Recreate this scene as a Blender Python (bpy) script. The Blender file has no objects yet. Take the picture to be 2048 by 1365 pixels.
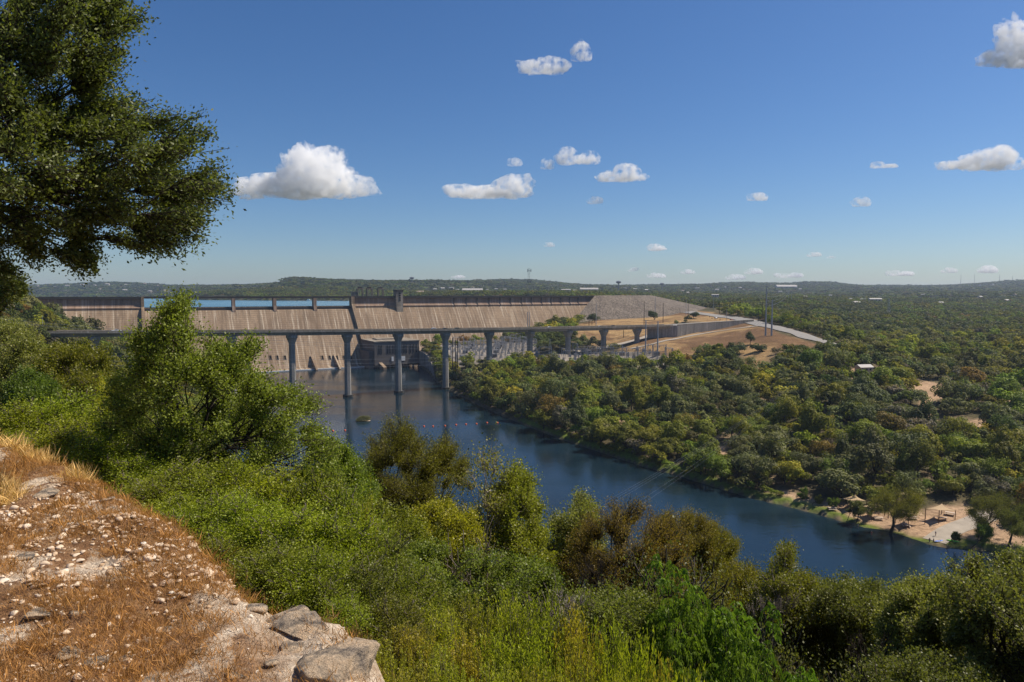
import bpy, bmesh, math, random
import numpy as np
from mathutils import Vector, Matrix
random.seed(7)
SC = bpy.context.scene
COL = SC.collection
rad = math.radians

# ---------------------------------------------------------------- camera
F = 1365.0                      # focal length in photo pixels (photo is 2048 wide)
PITCH = rad(4.04)
CAMZ = 80.0
cd = bpy.data.cameras.new('camera'); cam = bpy.data.objects.new('camera', cd); COL.objects.link(cam)
cd.sensor_width = 36.0; cd.lens = 36.0 * F / 2048.0
cd.clip_start = 0.1; cd.clip_end = 60000
cam.location = (0, 0, CAMZ); cam.rotation_euler = (rad(90) - PITCH, 0, 0)
SC.camera = cam

# ---------------------------------------------------------------- sky, sun, exposure
SUN_EL = rad(52.0)
SUN_DIR = Vector((math.cos(SUN_EL) * 0.954, math.cos(SUN_EL) * 0.30, math.sin(SUN_EL))).normalized()
w = bpy.data.worlds.new('World'); SC.world = w; w.use_nodes = True
nt = w.node_tree; nt.nodes.clear()
sky = nt.nodes.new('ShaderNodeTexSky'); sky.sky_type = 'NISHITA'; sky.sun_disc = False
sky.sun_elevation = SUN_EL; sky.sun_rotation = math.atan2(SUN_DIR.x, SUN_DIR.y)
sky.altitude = 300; sky.air_density = 1.0; sky.dust_density = 0.7; sky.ozone_density = 4.0
bg = nt.nodes.new('ShaderNodeBackground'); bg.inputs['Strength'].default_value = 0.071
wo = nt.nodes.new('ShaderNodeOutputWorld')
hs = nt.nodes.new('ShaderNodeHueSaturation'); hs.inputs['Saturation'].default_value = 1.17
mx = nt.nodes.new('ShaderNodeMix'); mx.data_type = 'RGBA'; mx.blend_type = 'MULTIPLY'; mx.inputs[0].default_value = 1.0; mx.inputs[7].default_value = (0.87, 0.955, 1.10, 1)
nt.links.new(sky.outputs[0], hs.inputs['Color']); nt.links.new(hs.outputs[0], mx.inputs[6]); nt.links.new(mx.outputs[2], bg.inputs[0]); nt.links.new(bg.outputs[0], wo.inputs[0])
sl = bpy.data.lights.new('sun', 'SUN'); sl.energy = 5.0; sl.angle = rad(0.5); sl.color = (1.0, 0.91, 0.78)
so = bpy.data.objects.new('sun', sl); COL.objects.link(so)
so.rotation_euler = SUN_DIR.to_track_quat('Z', 'Y').to_euler(); so.location = (300, 0, 400)
SC.view_settings.view_transform = 'Standard'; SC.view_settings.look = 'None'
SC.view_settings.gamma = 1; SC.view_settings.exposure = 0.30
SC.cycles.max_bounces = 14; SC.cycles.transparent_max_bounces = 8
SC.cycles.diffuse_bounces = 2; SC.cycles.glossy_bounces = 2; SC.cycles.transmission_bounces = 2
SC.cycles.volume_bounces = 12; SC.cycles.use_denoising = True
SC.cycles.sample_clamp_indirect = 4

# ---------------------------------------------------------------- helpers: view geometry
CP, SP = math.cos(PITCH), math.sin(PITCH)
def ray(px, py):
    a = (px - 1024.0) / F; b = (682.5 - py) / F
    return a, b * SP + CP, b * CP - SP
def at(px, py, Y):
    a, y, z = ray(px, py); s = Y / y
    return Vector((a * s, Y, CAMZ + z * s))
def gz(px, py, z):
    a, y, zz = ray(px, py); s = (z - CAMZ) / zz
    return Vector((a * s, y * s, z))
def proj(X, Y, Z):
    Z = Z - CAMZ
    d = Y * CP - Z * SP
    return 1024 + F * X / d, 682.5 - F * (Y * SP + Z * CP) / d

# ---------------------------------------------------------------- helpers: objects
def link(o, parent=None):
    COL.objects.link(o)
    if parent is not None: o.parent = parent
    return o
def tag(o, label=None, cat=None, group=None, kind=None):
    if label: o['label'] = label
    if cat: o['category'] = cat
    if group: o['group'] = group
    if kind: o['kind'] = kind
    return o
def empty(name, loc=(0, 0, 0), rz=0.0):
    o = bpy.data.objects.new(name, None); o.location = loc; o.rotation_euler = (0, 0, rz); o.empty_display_size = 0.5
    return link(o)
def copy_tree(o, parent=None):
    c = o.copy(); link(c); c.parent = parent
    for ch in list(o.children): copy_tree(ch, c)
    return c

class MB:
    """collects vertices and faces for one mesh"""
    def __init__(s): s.v = []; s.f = []
    def add(s, vs, fs):
        n = len(s.v); s.v += [tuple(p) for p in vs]; s.f += [tuple(i + n for i in f) for f in fs]
    def box(s, c, d, rz=0.0, taper=1.0):
        cx, cy, cz = c; x, y, z = d[0] / 2, d[1] / 2, d[2] / 2
        co, si = math.cos(rz), math.sin(rz); vs = []
        for k, t in ((-1, 1.0), (1, taper)):
            for sx, sy in ((-1, -1), (1, -1), (1, 1), (-1, 1)):
                a, b = sx * x * t, sy * y * t
                vs.append((cx + a * co - b * si, cy + a * si + b * co, cz + k * z))
        s.add(vs, [(3, 2, 1, 0), (4, 5, 6, 7), (0, 1, 5, 4), (1, 2, 6, 5), (2, 3, 7, 6), (3, 0, 4, 7)])
    def tube(s, p, r, n=6, cap=True):
        """tube along points p with radii r"""
        p = [Vector(q) for q in p]; rs = r if hasattr(r, '__len__') else [r] * len(p); vs = []
        for i, q in enumerate(p):
            t = (p[min(i + 1, len(p) - 1)] - p[max(i - 1, 0)]).normalized()
            u = t.orthogonal().normalized() if i == 0 else (u - t * u.dot(t)).normalized()
            v = t.cross(u)
            for k in range(n):
                a = 2 * math.pi * k / n
                vs.append(q + (u * math.cos(a) + v * math.sin(a)) * rs[i])
        fs = []
        for i in range(len(p) - 1):
            for k in range(n):
                k2 = (k + 1) % n
                fs.append((i * n + k, i * n + k2, (i + 1) * n + k2, (i + 1) * n + k))
        if cap:
            fs.append(tuple(range(n))[::-1]); fs.append(tuple((len(p) - 1) * n + k for k in range(n)))
        s.add(vs, fs)
    def bar(s, a, b, r, n=4): s.tube([a, b], r, n)
    def prism(s, poly, y0, y1, axis='y'):
        """poly = outline in two coordinates, extruded along the third"""
        n = len(poly)
        def P(a, b, t):
            return (a, t, b) if axis == 'y' else ((t, a, b) if axis == 'x' else (a, b, t))
        vs = [P(a, b, y0) for a, b in poly] + [P(a, b, y1) for a, b in poly]
        fs = [tuple(range(n))[::-1], tuple(range(n, 2 * n))]
        for i in range(n):
            j = (i + 1) % n; fs.append((i, j, n + j, n + i))
        s.add(vs, fs)
    def build(s, name, mat, parent=None, smooth=False):
        me = bpy.data.meshes.new(name); me.from_pydata(s.v, [], s.f)
        bm = bmesh.new(); bm.from_mesh(me); bmesh.ops.recalc_face_normals(bm, faces=bm.faces); bm.to_mesh(me); bm.free()
        me.materials.append(mat)
        if smooth: me.polygons.foreach_set('use_smooth', [True] * len(me.polygons))
        return link(bpy.data.objects.new(name, me), parent)

def np_mesh(name, V, Q, mat, smooth=False, tint=None, tint2=None, col=None):
    """mesh from numpy arrays; Q (m,k); tint = float per face, col = rgb per vertex"""
    V = np.asarray(V, np.float32); Q = np.asarray(Q, np.int32)
    me = bpy.data.meshes.new(name); m, k = Q.shape
    me.vertices.add(len(V)); me.vertices.foreach_set('co', V.ravel())
    me.loops.add(m * k); me.loops.foreach_set('vertex_index', Q.ravel())
    me.polygons.add(m); me.polygons.foreach_set('loop_start', np.arange(0, m * k, k, dtype=np.int32))
    try: me.polygons.foreach_set('loop_total', np.full(m, k, np.int32))
    except Exception: pass
    if smooth: me.polygons.foreach_set('use_smooth', np.ones(m, bool))
    me.update(calc_edges=True)
    if tint is not None:
        a = me.attributes.new('tint', 'FLOAT', 'FACE'); a.data.foreach_set('value', np.asarray(tint, np.float32))
    if tint2 is not None:
        a = me.attributes.new('col', 'FLOAT_COLOR', 'FACE'); c = np.ones((m, 4), np.float32); c[:, :3] = tint2
        a.data.foreach_set('color', c.ravel())
    if col is not None:
        a = me.attributes.new('col', 'FLOAT_COLOR', 'POINT'); c = np.ones((len(V), 4), np.float32); c[:, :3] = col
        a.data.foreach_set('color', c.ravel())
    me.materials.append(mat)
    return me

# ---------------------------------------------------------------- helpers: noise
def _h(ix, iy, seed):
    n = (ix.astype(np.int64) * 374761393 + iy.astype(np.int64) * 668265263 + seed * 1442695041) & 0xffffffff
    n = ((n ^ (n >> 13)) * 1274126177) & 0xffffffff
    return ((n ^ (n >> 16)) & 0xffff) / 65535.0
def vnoise(x, y, seed=0):
    x = np.asarray(x, float); y = np.asarray(y, float)
    ix = np.floor(x); iy = np.floor(y); fx = x - ix; fy = y - iy
    fx = fx * fx * (3 - 2 * fx); fy = fy * fy * (3 - 2 * fy)
    a = _h(ix, iy, seed); b = _h(ix + 1, iy, seed); c = _h(ix, iy + 1, seed); d = _h(ix + 1, iy + 1, seed)
    return (a * (1 - fx) + b * fx) * (1 - fy) + (c * (1 - fx) + d * fx) * fy
def fbm(x, y, seed=0, o=4):
    s = 0; a = 0.5
    for i in range(o):
        s = s + a * (vnoise(x, y, seed + i) - 0.5) * 2; x = x * 2.03; y = y * 2.03; a *= 0.5
    return s
def sstep(a, b, x):
    t = np.clip((x - a) / (b - a), 0, 1); return t * t * (3 - 2 * t)

# ---------------------------------------------------------------- materials
def new_mat(name):
    m = bpy.data.materials.new(name); m.use_nodes = True; t = m.node_tree
    b = t.nodes['Principled BSDF']; b.inputs['Specular IOR Level'].default_value = 0.25
    return m, t, b
def N(t, typ, **kw):
    n = t.nodes.new(typ)
    for k, v in kw.items():
        if k in n.inputs.keys(): n.inputs[k].default_value = v
        else: setattr(n, k, v)
    return n
def mixc(t, fac, a, b, mode='MIX'):
    n = t.nodes.new('ShaderNodeMix'); n.data_type = 'RGBA'; n.blend_type = mode
    for sock, v in ((n.inputs[0], fac), (n.inputs[6], a), (n.inputs[7], b)):
        if hasattr(v, 'is_output'): t.links.new(v, sock)
        elif not hasattr(v, '__len__'): sock.default_value = v
        else: sock.default_value = (*v, 1) if len(v) == 3 else v
    return n.outputs[2]
def ramp(t, src, stops):
    r = t.nodes.new('ShaderNodeValToRGB'); e = r.color_ramp.elements
    while len(e) < len(stops): e.new(0.5)
    for i, (p, c) in enumerate(stops):
        e[i].position = p; e[i].color = (*c, 1) if hasattr(c, '__len__') else (c, c, c, 1)
    t.links.new(src, r.inputs[0]); return r.outputs[0]
def coords(t, scale=(1, 1, 1), kind='Object'):
    tc = t.nodes.new('ShaderNodeTexCoord'); mp = t.nodes.new('ShaderNodeMapping'); mp.inputs['Scale'].default_value = scale
    t.links.new(tc.outputs[kind], mp.inputs[0]); return mp.outputs[0]
def noise(t, co, scale, detail=4, rough=0.55, out='Fac'):
    n = t.nodes.new('ShaderNodeTexNoise'); n.inputs['Scale'].default_value = scale
    n.inputs['Detail'].default_value = detail; n.inputs['Roughness'].default_value = rough
    t.links.new(co, n.inputs['Vector']); return n.outputs[out]
def bump(t, b, h, strength=0.4, dist=0.1):
    n = t.nodes.new('ShaderNodeBump'); n.inputs['Strength'].default_value = strength; n.inputs['Distance'].default_value = dist
    t.links.new(h, n.inputs['Height']); t.links.new(n.outputs[0], b.inputs['Normal'])
def simple(name, c, rough=0.7, metal=0.0, var=0.15, scale=3.0, spec=0.25):
    m, t, b = new_mat(name); co = coords(t)
    n = noise(t, co, scale)
    d = tuple(x * (1 - var) for x in c); l = tuple(min(1, x * (1 + var)) for x in c)
    t.links.new(ramp(t, n, [(0.3, d), (0.7, l)]), b.inputs['Base Color'])
    b.inputs['Roughness'].default_value = rough; b.inputs['Metallic'].default_value = metal
    b.inputs['Specular IOR Level'].default_value = spec
    return m

def dam_concrete(name, base, dark, light, lines=True):
    m, t, b = new_mat(name); co = coords(t)
    sep = N(t, 'ShaderNodeSeparateXYZ'); t.links.new(co, sep.inputs[0])
    big = noise(t, co, 0.03, 5, 0.6)
    col = mixc(t, ramp(t, big, [(0.35, 0.0), (0.65, 1.0)]), dark, base)
    fine = noise(t, coords(t, (0.5, 0.5, 2.2)), 0.8, 6, 0.75)
    col = mixc(t, ramp(t, fine, [(0.35, 0.0), (0.7, 0.75)]), col, tuple(x * 0.6 for x in dark))
    # weathering: pale and dark streaks running down the face
    st = noise(t, coords(t, (0.42, 0.012, 0.02)), 1.0, 6, 0.7)
    col = mixc(t, ramp(t, st, [(0.52, 0.0), (0.66, 0.55)]), col, light)
    st2 = noise(t, coords(t, (0.3, 0.02, 0.03)), 1.0, 5, 0.7)
    col = mixc(t, ramp(t, st2, [(0.49, 0.0), (0.64, 0.65)]), col, tuple(x * 0.55 for x in dark))
    if lines:
        # monolith joints with lime run-off, about every 15 m
        wob = noise(t, coords(t, (0.05, 0.05, 0.1)), 1.0, 3)
        a = N(t, 'ShaderNodeMath', operation='MULTIPLY_ADD'); t.links.new(wob, a.inputs[0]); a.inputs[1].default_value = 1.6
        t.links.new(sep.outputs[0], a.inputs[2])
        md = N(t, 'ShaderNodeMath', operation='PINGPONG'); t.links.new(a.outputs[0], md.inputs[0]); md.inputs[1].default_value = 7.6
        jm = ramp(t, N_div(t, md.outputs[0], 7.6), [(0.0, 0.75), (0.05, 0.4), (0.10, 0.0)])
        brk = noise(t, coords(t, (0.12, 0.02, 0.05)), 1.0, 4)
        mm = N(t, 'ShaderNodeMath', operation='MULTIPLY'); t.links.new(jm, mm.inputs[0])
        t.links.new(ramp(t, brk, [(0.42, 0.0), (0.62, 1.0)]), mm.inputs[1])
        col = mixc(t, mm.outputs[0], col, light)
        # lift lines every 1.5 m
        pz = N(t, 'ShaderNodeMath', operation='PINGPONG'); t.links.new(sep.outputs[2], pz.inputs[0]); pz.inputs[1].default_value = 1.0
        lm = ramp(t, pz.outputs[0], [(0.0, 0.75), (0.22, 0.0)])
        col = mixc(t, lm, col, tuple(x * 0.45 for x in dark))
    t.links.new(col, b.inputs['Base Color']); b.inputs['Roughness'].default_value = 0.9
    b.inputs['Specular IOR Level'].default_value = 0.1
    bump(t, b, fine, 0.5, 0.15)
    return m
def N_div(t, s, v):
    n = N(t, 'ShaderNodeMath', operation='DIVIDE'); t.links.new(s, n.inputs[0]); n.inputs[1].default_value = v; return n.outputs[0]

M = {}
M['dam'] = dam_concrete('dam_concrete', (0.40, 0.29, 0.19), (0.25, 0.175, 0.115), (0.68, 0.58, 0.45))
M['damwall'] = dam_concrete('crest_wall_concrete', (0.40, 0.275, 0.195), (0.22, 0.15, 0.11), (0.55, 0.47, 0.40), False)
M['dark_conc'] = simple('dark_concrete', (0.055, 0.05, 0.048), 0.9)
M['conc'] = dam_concrete('bridge_concrete', (0.36, 0.34, 0.31), (0.25, 0.24, 0.22), (0.46, 0.43, 0.39), False)
M['conc_tan'] = dam_concrete('tan_concrete', (0.33, 0.28, 0.22), (0.22, 0.19, 0.15), (0.42, 0.38, 0.33), False)
M['wet'] = simple('wet_concrete', (0.05, 0.05, 0.045), 0.5)
M['white'] = simple('white_paint', (0.78, 0.78, 0.76), 0.5, var=0.06)
M['asphalt'] = simple('asphalt', (0.24, 0.225, 0.205), 0.9, scale=0.4)
M['gravelroad'] = simple('caliche_road', (0.36, 0.31, 0.25), 0.95, scale=0.3)
M['steel'] = simple('galvanised_steel', (0.32, 0.33, 0.35), 0.5, 0.3)
M['greysteel'] = simple('weathered_steel', (0.14, 0.15, 0.17), 0.6, 0.2)
M['wood'] = simple('dark_pole_wood', (0.03, 0.022, 0.016), 0.9)
M['black'] = simple('black_void', (0.008, 0.008, 0.008), 0.9)
M['glass'] = simple('dark_glass', (0.02, 0.025, 0.03), 0.1, spec=0.6)
M['rubber'] = simple('tyre_rubber', (0.02, 0.02, 0.02), 0.8)
M['power'] = simple('powerhouse_concrete', (0.13, 0.115, 0.105), 0.9, scale=0.15)
M['wire'] = simple('cable_metal', (0.22, 0.23, 0.25), 0.5, 0.3)
# ---------------------------------------------------------------- terrain
far_bank_px = [(905, 785), (960, 812), (1010, 835), (1060, 855), (1130, 882), (1200, 905), (1290, 935), (1350, 950), (1420, 972),
               (1500, 996), (1560, 1010), (1640, 1030), (1700, 1048), (1760, 1068), (1830, 1083), (1880, 1095), (1950, 1100), (2048, 1112), (2300, 1150)]
FB = [(gz(x, y, 0).x, gz(x, y, 0).y) for x, y in far_bank_px]
# powerhouse basin and its curved wall on the right, then the toe of the dam
WALL_TOP = [(836, 703, 742), (846, 705, 722), (854, 711, 700), (860, 720, 676), (864, 732, 655), (867, 745, 638), (868.5, 757, 626)]
basin = [(at(x, 750, Y).x, Y) for x, y, Y in WALL_TOP][::-1]
near_bank = [(140, 40), (95, 95), (75, 108), (45, 125), (10, 150), (-20, 195), (-62, 260), (-110, 325), (-165, 415), (-200, 520), (-265, 560), (-330, 590), (-330, 640)]
WATER = np.array([(200, 60)] + FB[::-1] + basin + [(-70, 800), (-260, 760)] + near_bank[::-1], float)

NBY = [b_[1] for b_ in near_bank]; NBX = [b_[0] for b_ in near_bank]
def poly_sd(x, y, P, closed=True):
    """signed distance to polygon, negative inside"""
    x = np.asarray(x, float); y = np.asarray(y, float)
    d = np.full(x.shape, 1e18); ins = np.zeros(x.shape, bool); n = len(P)
    for i in range(n if closed else n - 1):
        ax, ay = P[i]; bx, by = P[(i + 1) % n]
        ex, ey = bx - ax, by - ay; L = ex * ex + ey * ey + 1e-12
        t = np.clip(((x - ax) * ex + (y - ay) * ey) / L, 0, 1)
        d = np.minimum(d, (x - ax - t * ex) ** 2 + (y - ay - t * ey) ** 2)
        if closed:
            c = ((ay > y) != (by > y)) & (x < ex * (y - ay) / (ey if ey != 0 else 1e-12) + ax)
            ins ^= c
    d = np.sqrt(d)
    return np.where(ins, -d, d) if closed else d

# dam frame: origin on the crest axis, x along the crest, downstream is -y
AX = Vector((-257.0, 743.9, 0)); DU = Vector((0.877, 0.480, 0)).normalized(); DN = Vector((DU.y, -DU.x, 0))
DANG = math.atan2(DU.y, DU.x)
def dam_s(px):
    """distance along the crest axis at a photo column"""
    k = (px - 1024) / F
    return (k * AX.y - AX.x) / (DU.x - k * DU.y)
LAKE = [(AX + DU * s - DN * (-0) + Vector((0, 0, 0))).xy for s in (dam_s(-350), dam_s(1130))]
LAKE = [(v.x, v.y) for v in LAKE]
LAKE = np.array(LAKE + [(at(1100, 590, 1400).x, 1400), (at(800, 590, 1500).x, 1500), (at(560, 590, 1600).x, 1600), (at(400, 590, 1750).x, 1750),
                        (at(300, 590, 2500).x, 2500), (at(-100, 590, 2600).x, 2600)], float)

RIDGE = [(-400, 560), (-100, 568), (60, 573), (150, 571), (250, 567), (330, 571), (450, 575), (520, 576)]
RIDGE2 = [(440, 576), (480, 568), (560, 562), (640, 560), (700, 563), (760, 565), (820, 566), (880, 567)]
RIDGE3 = [(900, 567), (940, 565), (990, 568), (1060, 562), (1090, 565), (1130, 570), (1200, 573), (1300, 571), (1400, 569), (1500, 567), (1570, 568),
          (1660, 565), (1700, 570), (1800, 573), (1900, 571), (1960, 567), (2000, 562), (2060, 560), (2200, 562), (2600, 568)]
ctl = []
def c_px(px, py, z): v = gz(px, py, z); ctl.append((v.x, v.y, v.z))
def c_d(px, py, D): v = at(px, py, D); ctl.append((v.x, v.y, v.z))
def c_z(px, D, z): ctl.append(((px - 1024) / F * D, D, z))
for p in [(940, 770, 7), (1000, 720, 20), (950, 700, 20), (1100, 735, 18), (1200, 735, 19), (1300, 730, 21), (1390, 720, 25), (1100, 790, 12), (1250, 800, 13), (1400, 800, 15),
          (1150, 850, 6), (1300, 880, 6), (1450, 920, 5), (1600, 980, 4), (1500, 850, 11), (1600, 900, 9), (1700, 950, 7), (1750, 1010, 3), (1900, 1060, 2),
          (1900, 1000, 5), (2040, 1060, 2.5), (2040, 950, 8), (1850, 900, 10), (2040, 850, 15), (1700, 850, 15), (1600, 800, 20), (1850, 800, 18),
          (2040, 760, 26), (1850, 740, 26), (1700, 740, 28), (1480, 760, 22), (1420, 700, 32), (1500, 720, 30), (1550, 690, 39), (1600, 700, 37),
          (1350, 690, 34), (1300, 695, 31), (1250, 690, 29), (1160, 703, 24), (1400, 661, 40.5), (1440, 654, 43.5), (1500, 640, 50), (1550, 655, 47),
          (1630, 681, 42), (1380, 628, 53), (1310, 612, 58), (1650, 650, 42), (1700, 680, 34), (1600, 635, 46), (1550, 622, 50), (1700, 625, 45),
          (1850, 680, 32), (1850, 640, 38), (2040, 700, 30), (2040, 640, 40), (1450, 612, 52), (1060, 716, 22), (1250, 641, 45.5), (1330, 637, 47.5), (890, 745, 8), (885, 705, 19)]:
    c_px(*p)
for p in [(1352, 675, 690), (1375, 669, 700), (1250, 650, 790), (1350, 641, 800), (1160, 662, 740), (1100, 690, 650), (1000, 697, 745), (1060, 680, 755), (1110, 662, 790), (950, 702, 730),
          (1500, 603, 1300), (1600, 603, 1500), (1700, 604, 1700), (1800, 604, 1800), (1900, 604, 1800), (2040, 604, 1800), (2300, 604, 1800),
          (1400, 592, 2000), (1500, 592, 2300), (1650, 590, 2600), (1800, 590, 2600), (2000, 588, 2600), (1300, 584, 3000), (1450, 580, 3600),
          (1600, 580, 3600), (1800, 581, 3800), (2000, 578, 3800), (900, 592, 1500), (1000, 591, 1500), (1100, 590, 1600), (1200, 590, 1600),
          (900, 583, 2700), (1000, 582, 2700), (1100, 581, 2800), (1200, 582, 2800)]:
    c_d(*p)
for px, py in RIDGE: c_d(px, py, 4600); c_d(px, 592, 2900); c_z(px, 8000, 90)
for px, py in RIDGE2: c_d(px, py, 2900); c_d(px, 588, 1900)
for px, py in RIDGE2[1:-1]: c_z(px, 5000, 95)
for px, py in RIDGE3: c_d(px, py, 5200); c_z(px, 9000, 95)
# left abutment hill
for p in [(-150, 575, 560), (20, 597, 560), (100, 640, 560), (160, 668, 560), (240, 705, 560), (-50, 600, 450), (100, 690, 430), (-300, 580, 560), (-300, 600, 760), (-150, 592, 760)]:
    c_d(*p)
for D, z in ((1.2, 77.6), (5, 77.5), (8, 77.4), (15, 76.3), (30, 73), (60, 66), (120, 58), (250, 50), (380, 47)): c_z(30, D, z)
for D, z in ((1.2, 77.8), (5, 78), (8, 78), (15, 77.5), (30, 76), (60, 73), (120, 70), (250, 66), (380, 66)): c_z(-420, D, z)
for D, z in ((4, 77.5), (8, 77.4), (12, 76.0), (20, 71.5), (40, 62), (80, 47), (150, 27), (230, 10), (300, 2)): c_z(390, D, z)
for D, z in ((5, 77.2), (8, 75.9), (12, 73.4), (17, 70), (30, 60.5), (60, 44), (120, 18), (180, 2)): c_z(700, D, z)
for D, z in ((3, 77.2), (6, 75.7), (12, 71.5), (25, 61), (50, 45), (90, 22), (130, 3)): c_z(1100, D, z)
for D, z in ((2.5, 77), (6, 74), (12, 69.5), (25, 60), (50, 43), (80, 22), (110, 3)): c_z(1500, D, z)
for D, z in ((2.5, 77), (6, 74), (12, 70), (25, 61), (50, 43), (80, 14), (100, 2)): c_z(2100, D, z)
for D, z in ((2.5, 77.2), (6, 75), (12, 71), (25, 62), (50, 40), (70, 8)): c_z(2700, D, z)
ctl.append((0.6, 0.6, 77.6))
CT = np.array(ctl, float)
def uv(x, y):
    r = np.sqrt(x * x + y * y); th = np.arctan2(x, y)
    th = np.clip(th, -rad(62), rad(62)); return th * 2.6, np.log(np.maximum(r, 0.8))
cu, cv = uv(CT[:, 0], CT[:, 1])
def tps(r2): return 0.5 * r2 * np.log(r2 + 1e-9)
n = len(CT); A = np.zeros((n + 3, n + 3))
A[:n, :n] = tps((cu[:, None] - cu) ** 2 + (cv[:, None] - cv) ** 2) + np.eye(n) * 0.0004
A[:n, n] = 1; A[:n, n + 1] = cu; A[:n, n + 2] = cv; A[n:, :n] = A[:n, n:].T
WT = np.linalg.solve(A, np.concatenate([CT[:, 2], [0, 0, 0]]))
def rbf(x, y):
    u, v = uv(x, y); out = np.empty(u.shape)
    for i in range(0, u.size, 40000):
        uu = u.ravel()[i:i + 40000]; vv = v.ravel()[i:i + 40000]
        k = tps((uu[:, None] - cu) ** 2 + (vv[:, None] - cv) ** 2)
        out.ravel()[i:i + 40000] = k @ WT[:n] + WT[n] + WT[n + 1] * uu + WT[n + 2] * vv
    return out
# edge of the stony ledge the photographer stands on
EDGE = np.array([(gz(x, y, 77.8).x, gz(x, y, 77.8).y) for x, y in
                 [(-900, 735), (-300, 800), (0, 872), (120, 920), (250, 985), (380, 1062), (480, 1160), (580, 1195), (680, 1215), (745, 1290), (760, 1365), (800, 1600), (900, 2600)]]
                + [(-0.2, -6), (-40, -6)], float)
def ground(x, y):
    x = np.atleast_1d(np.asarray(x, float)); y = np.atleast_1d(np.asarray(y, float))
    z = rbf(x, y); r = np.sqrt(x * x + y * y)
    z = z + fbm(x / 60, y / 60, 3) * np.clip((r - 60) / 100, 0, 1) * 1.5
    far = np.clip((r - 1200) / 2500, 0, 1)
    z = z + fbm(x / 420, y / 420, 5) * far * 16
    z = np.where(r > 10500, np.minimum(z, 120), z)
    sd = poly_sd(x, y, WATER)
    z = np.where(sd > 0, np.minimum(z, 0.5 + sd * np.where((y > 610) & (x > -150), 6.0, np.where(x < np.interp(y, NBY, NBX) + 8, 1.4, 0.45))), np.minimum(z, np.maximum(-4, sd * 0.5 - 0.05)))
    sl = poly_sd(x, y, LAKE)
    z = np.where(sl < 0, np.minimum(z, np.maximum(40, 62 + sl * 0.5)), z)
    # under the ledge keep clear of its own fine mesh
    se = poly_sd(x, y, EDGE); z = np.where((se < 0.6) & (r < 30), np.minimum(z, 77.2), z)
    return z
def pix_ground(px, py, dmin=100, dmax=9000):
    Y = np.exp(np.linspace(math.log(dmin), math.log(dmax), 1500)); a, y, z = ray(px, py); s = Y / y
    X = a * s; Z = CAMZ + z * s; g = ground(X, Y); h = np.nonzero(Z <= g)[0]
    i = h[0] if len(h) else len(Y) - 1
    return Vector((X[i], Y[i], float(g[i])))

# photo-column masks turned into places on the ground
def area(pts, z=None):
    out = []
    for p in pts:
        v = pix_ground(*p[:2]) if len(p) == 2 else gz(*p)
        out.append((v.x, v.y))
    return np.array(out, float)
DRY = [area([(1150, 668), (1160, 648), (1200, 640), (1300, 632), (1400, 627), (1445, 634), (1330, 652), (1305, 668), (1240, 686), (1200, 698), (1175, 696)]),
       area([(1245, 706), (1300, 690), (1345, 676), (1440, 652), (1520, 648), (1560, 668), (1640, 692), (1600, 702), (1540, 706), (1480, 708), (1400, 708), (1310, 726), (1250, 722)]),
       area([(1490, 700), (1545, 700), (1530, 740), (1515, 762), (1480, 760)]),
       area([(1235, 700), (1250, 655), (1330, 655), (1440, 640), (1520, 650), (1440, 668), (1300, 706)]),
       area([(1300, 609), (1380, 620), (1450, 631), (1500, 640), (1450, 646), (1380, 642), (1290, 642)])]
SAND = [area([(1560, 980), (1640, 1004), (1700, 1014), (1760, 1024), (1850, 1020), (1930, 1010), (2010, 1030), (2048, 1060), (2048, 1108), (1940, 1098), (1880, 1093), (1830, 1081), (1760, 1066), (1690, 1044), (1630, 1026), (1570, 1004)]),
        area([(1815, 772), (1850, 762), (1935, 778), (1900, 792), (1870, 800), (1862, 830), (1856, 862), (1822, 862), (1838, 820), (1845, 795)]),
        area([(2010, 785), (2048, 788), (2048, 812), (2015, 806)]), area([(1690, 738), (1745, 740), (1740, 760), (1700, 762)]),
        area([(1900, 850), (1960, 838), (2000, 846), (1940, 862)]), area([(1410, 890), (1450, 895), (1445, 910), (1412, 906)]),
        area([(1228, 838), (1245, 836), (1262, 852), (1240, 856)])]
YARD = [area([(880, 693, 20), (1000, 688, 20), (1075, 700, 20), (1075, 722, 20), (1000, 722, 20), (900, 716, 20)]),
        area([(1060, 722), (1180, 706), (1260, 704), (1340, 716), (1385, 726), (1340, 734), (1200, 736), (1080, 733)])]

# polar grid round the camera
ths = np.concatenate([np.linspace(-180, -62, 40, endpoint=False), np.linspace(-62, -44, 60, endpoint=False), np.linspace(-44, 44, 620, endpoint=False),
                      np.linspace(44, 62, 50, endpoint=False), np.linspace(62, 180, 40, endpoint=False)]) * math.pi / 180
rs = np.concatenate([np.exp(np.linspace(math.log(0.5), math.log(140), 120, endpoint=False)), np.linspace(140, 1000, 280, endpoint=False),
                     np.exp(np.linspace(math.log(1000), math.log(14000), 120))])
TH, RR = np.meshgrid(ths, rs)
GX = np.sin(TH) * RR; GY = np.cos(TH) * RR; GZ = ground(GX.ravel(), GY.ravel()).reshape(GX.shape)
nr, nth = GX.shape
V = np.stack([GX, GY, GZ], -1).reshape(-1, 3); idx = np.arange(nr * nth).reshape(nr, nth)
a = idx[:-1]; b = idx[1:]; a2 = np.roll(a, -1, 1); b2 = np.roll(b, -1, 1)
Q = np.stack([a, b, b2, a2], -1).reshape(-1, 4)[:, ::-1]
gx, gy, gzv = V[:, 0], V[:, 1], V[:, 2]; rr = np.hypot(gx, gy)
nz = fbm(gx / 9, gy / 9, 11)[:, None]; nz2 = fbm(gx / 45, gy / 45, 21)[:, None]
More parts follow.
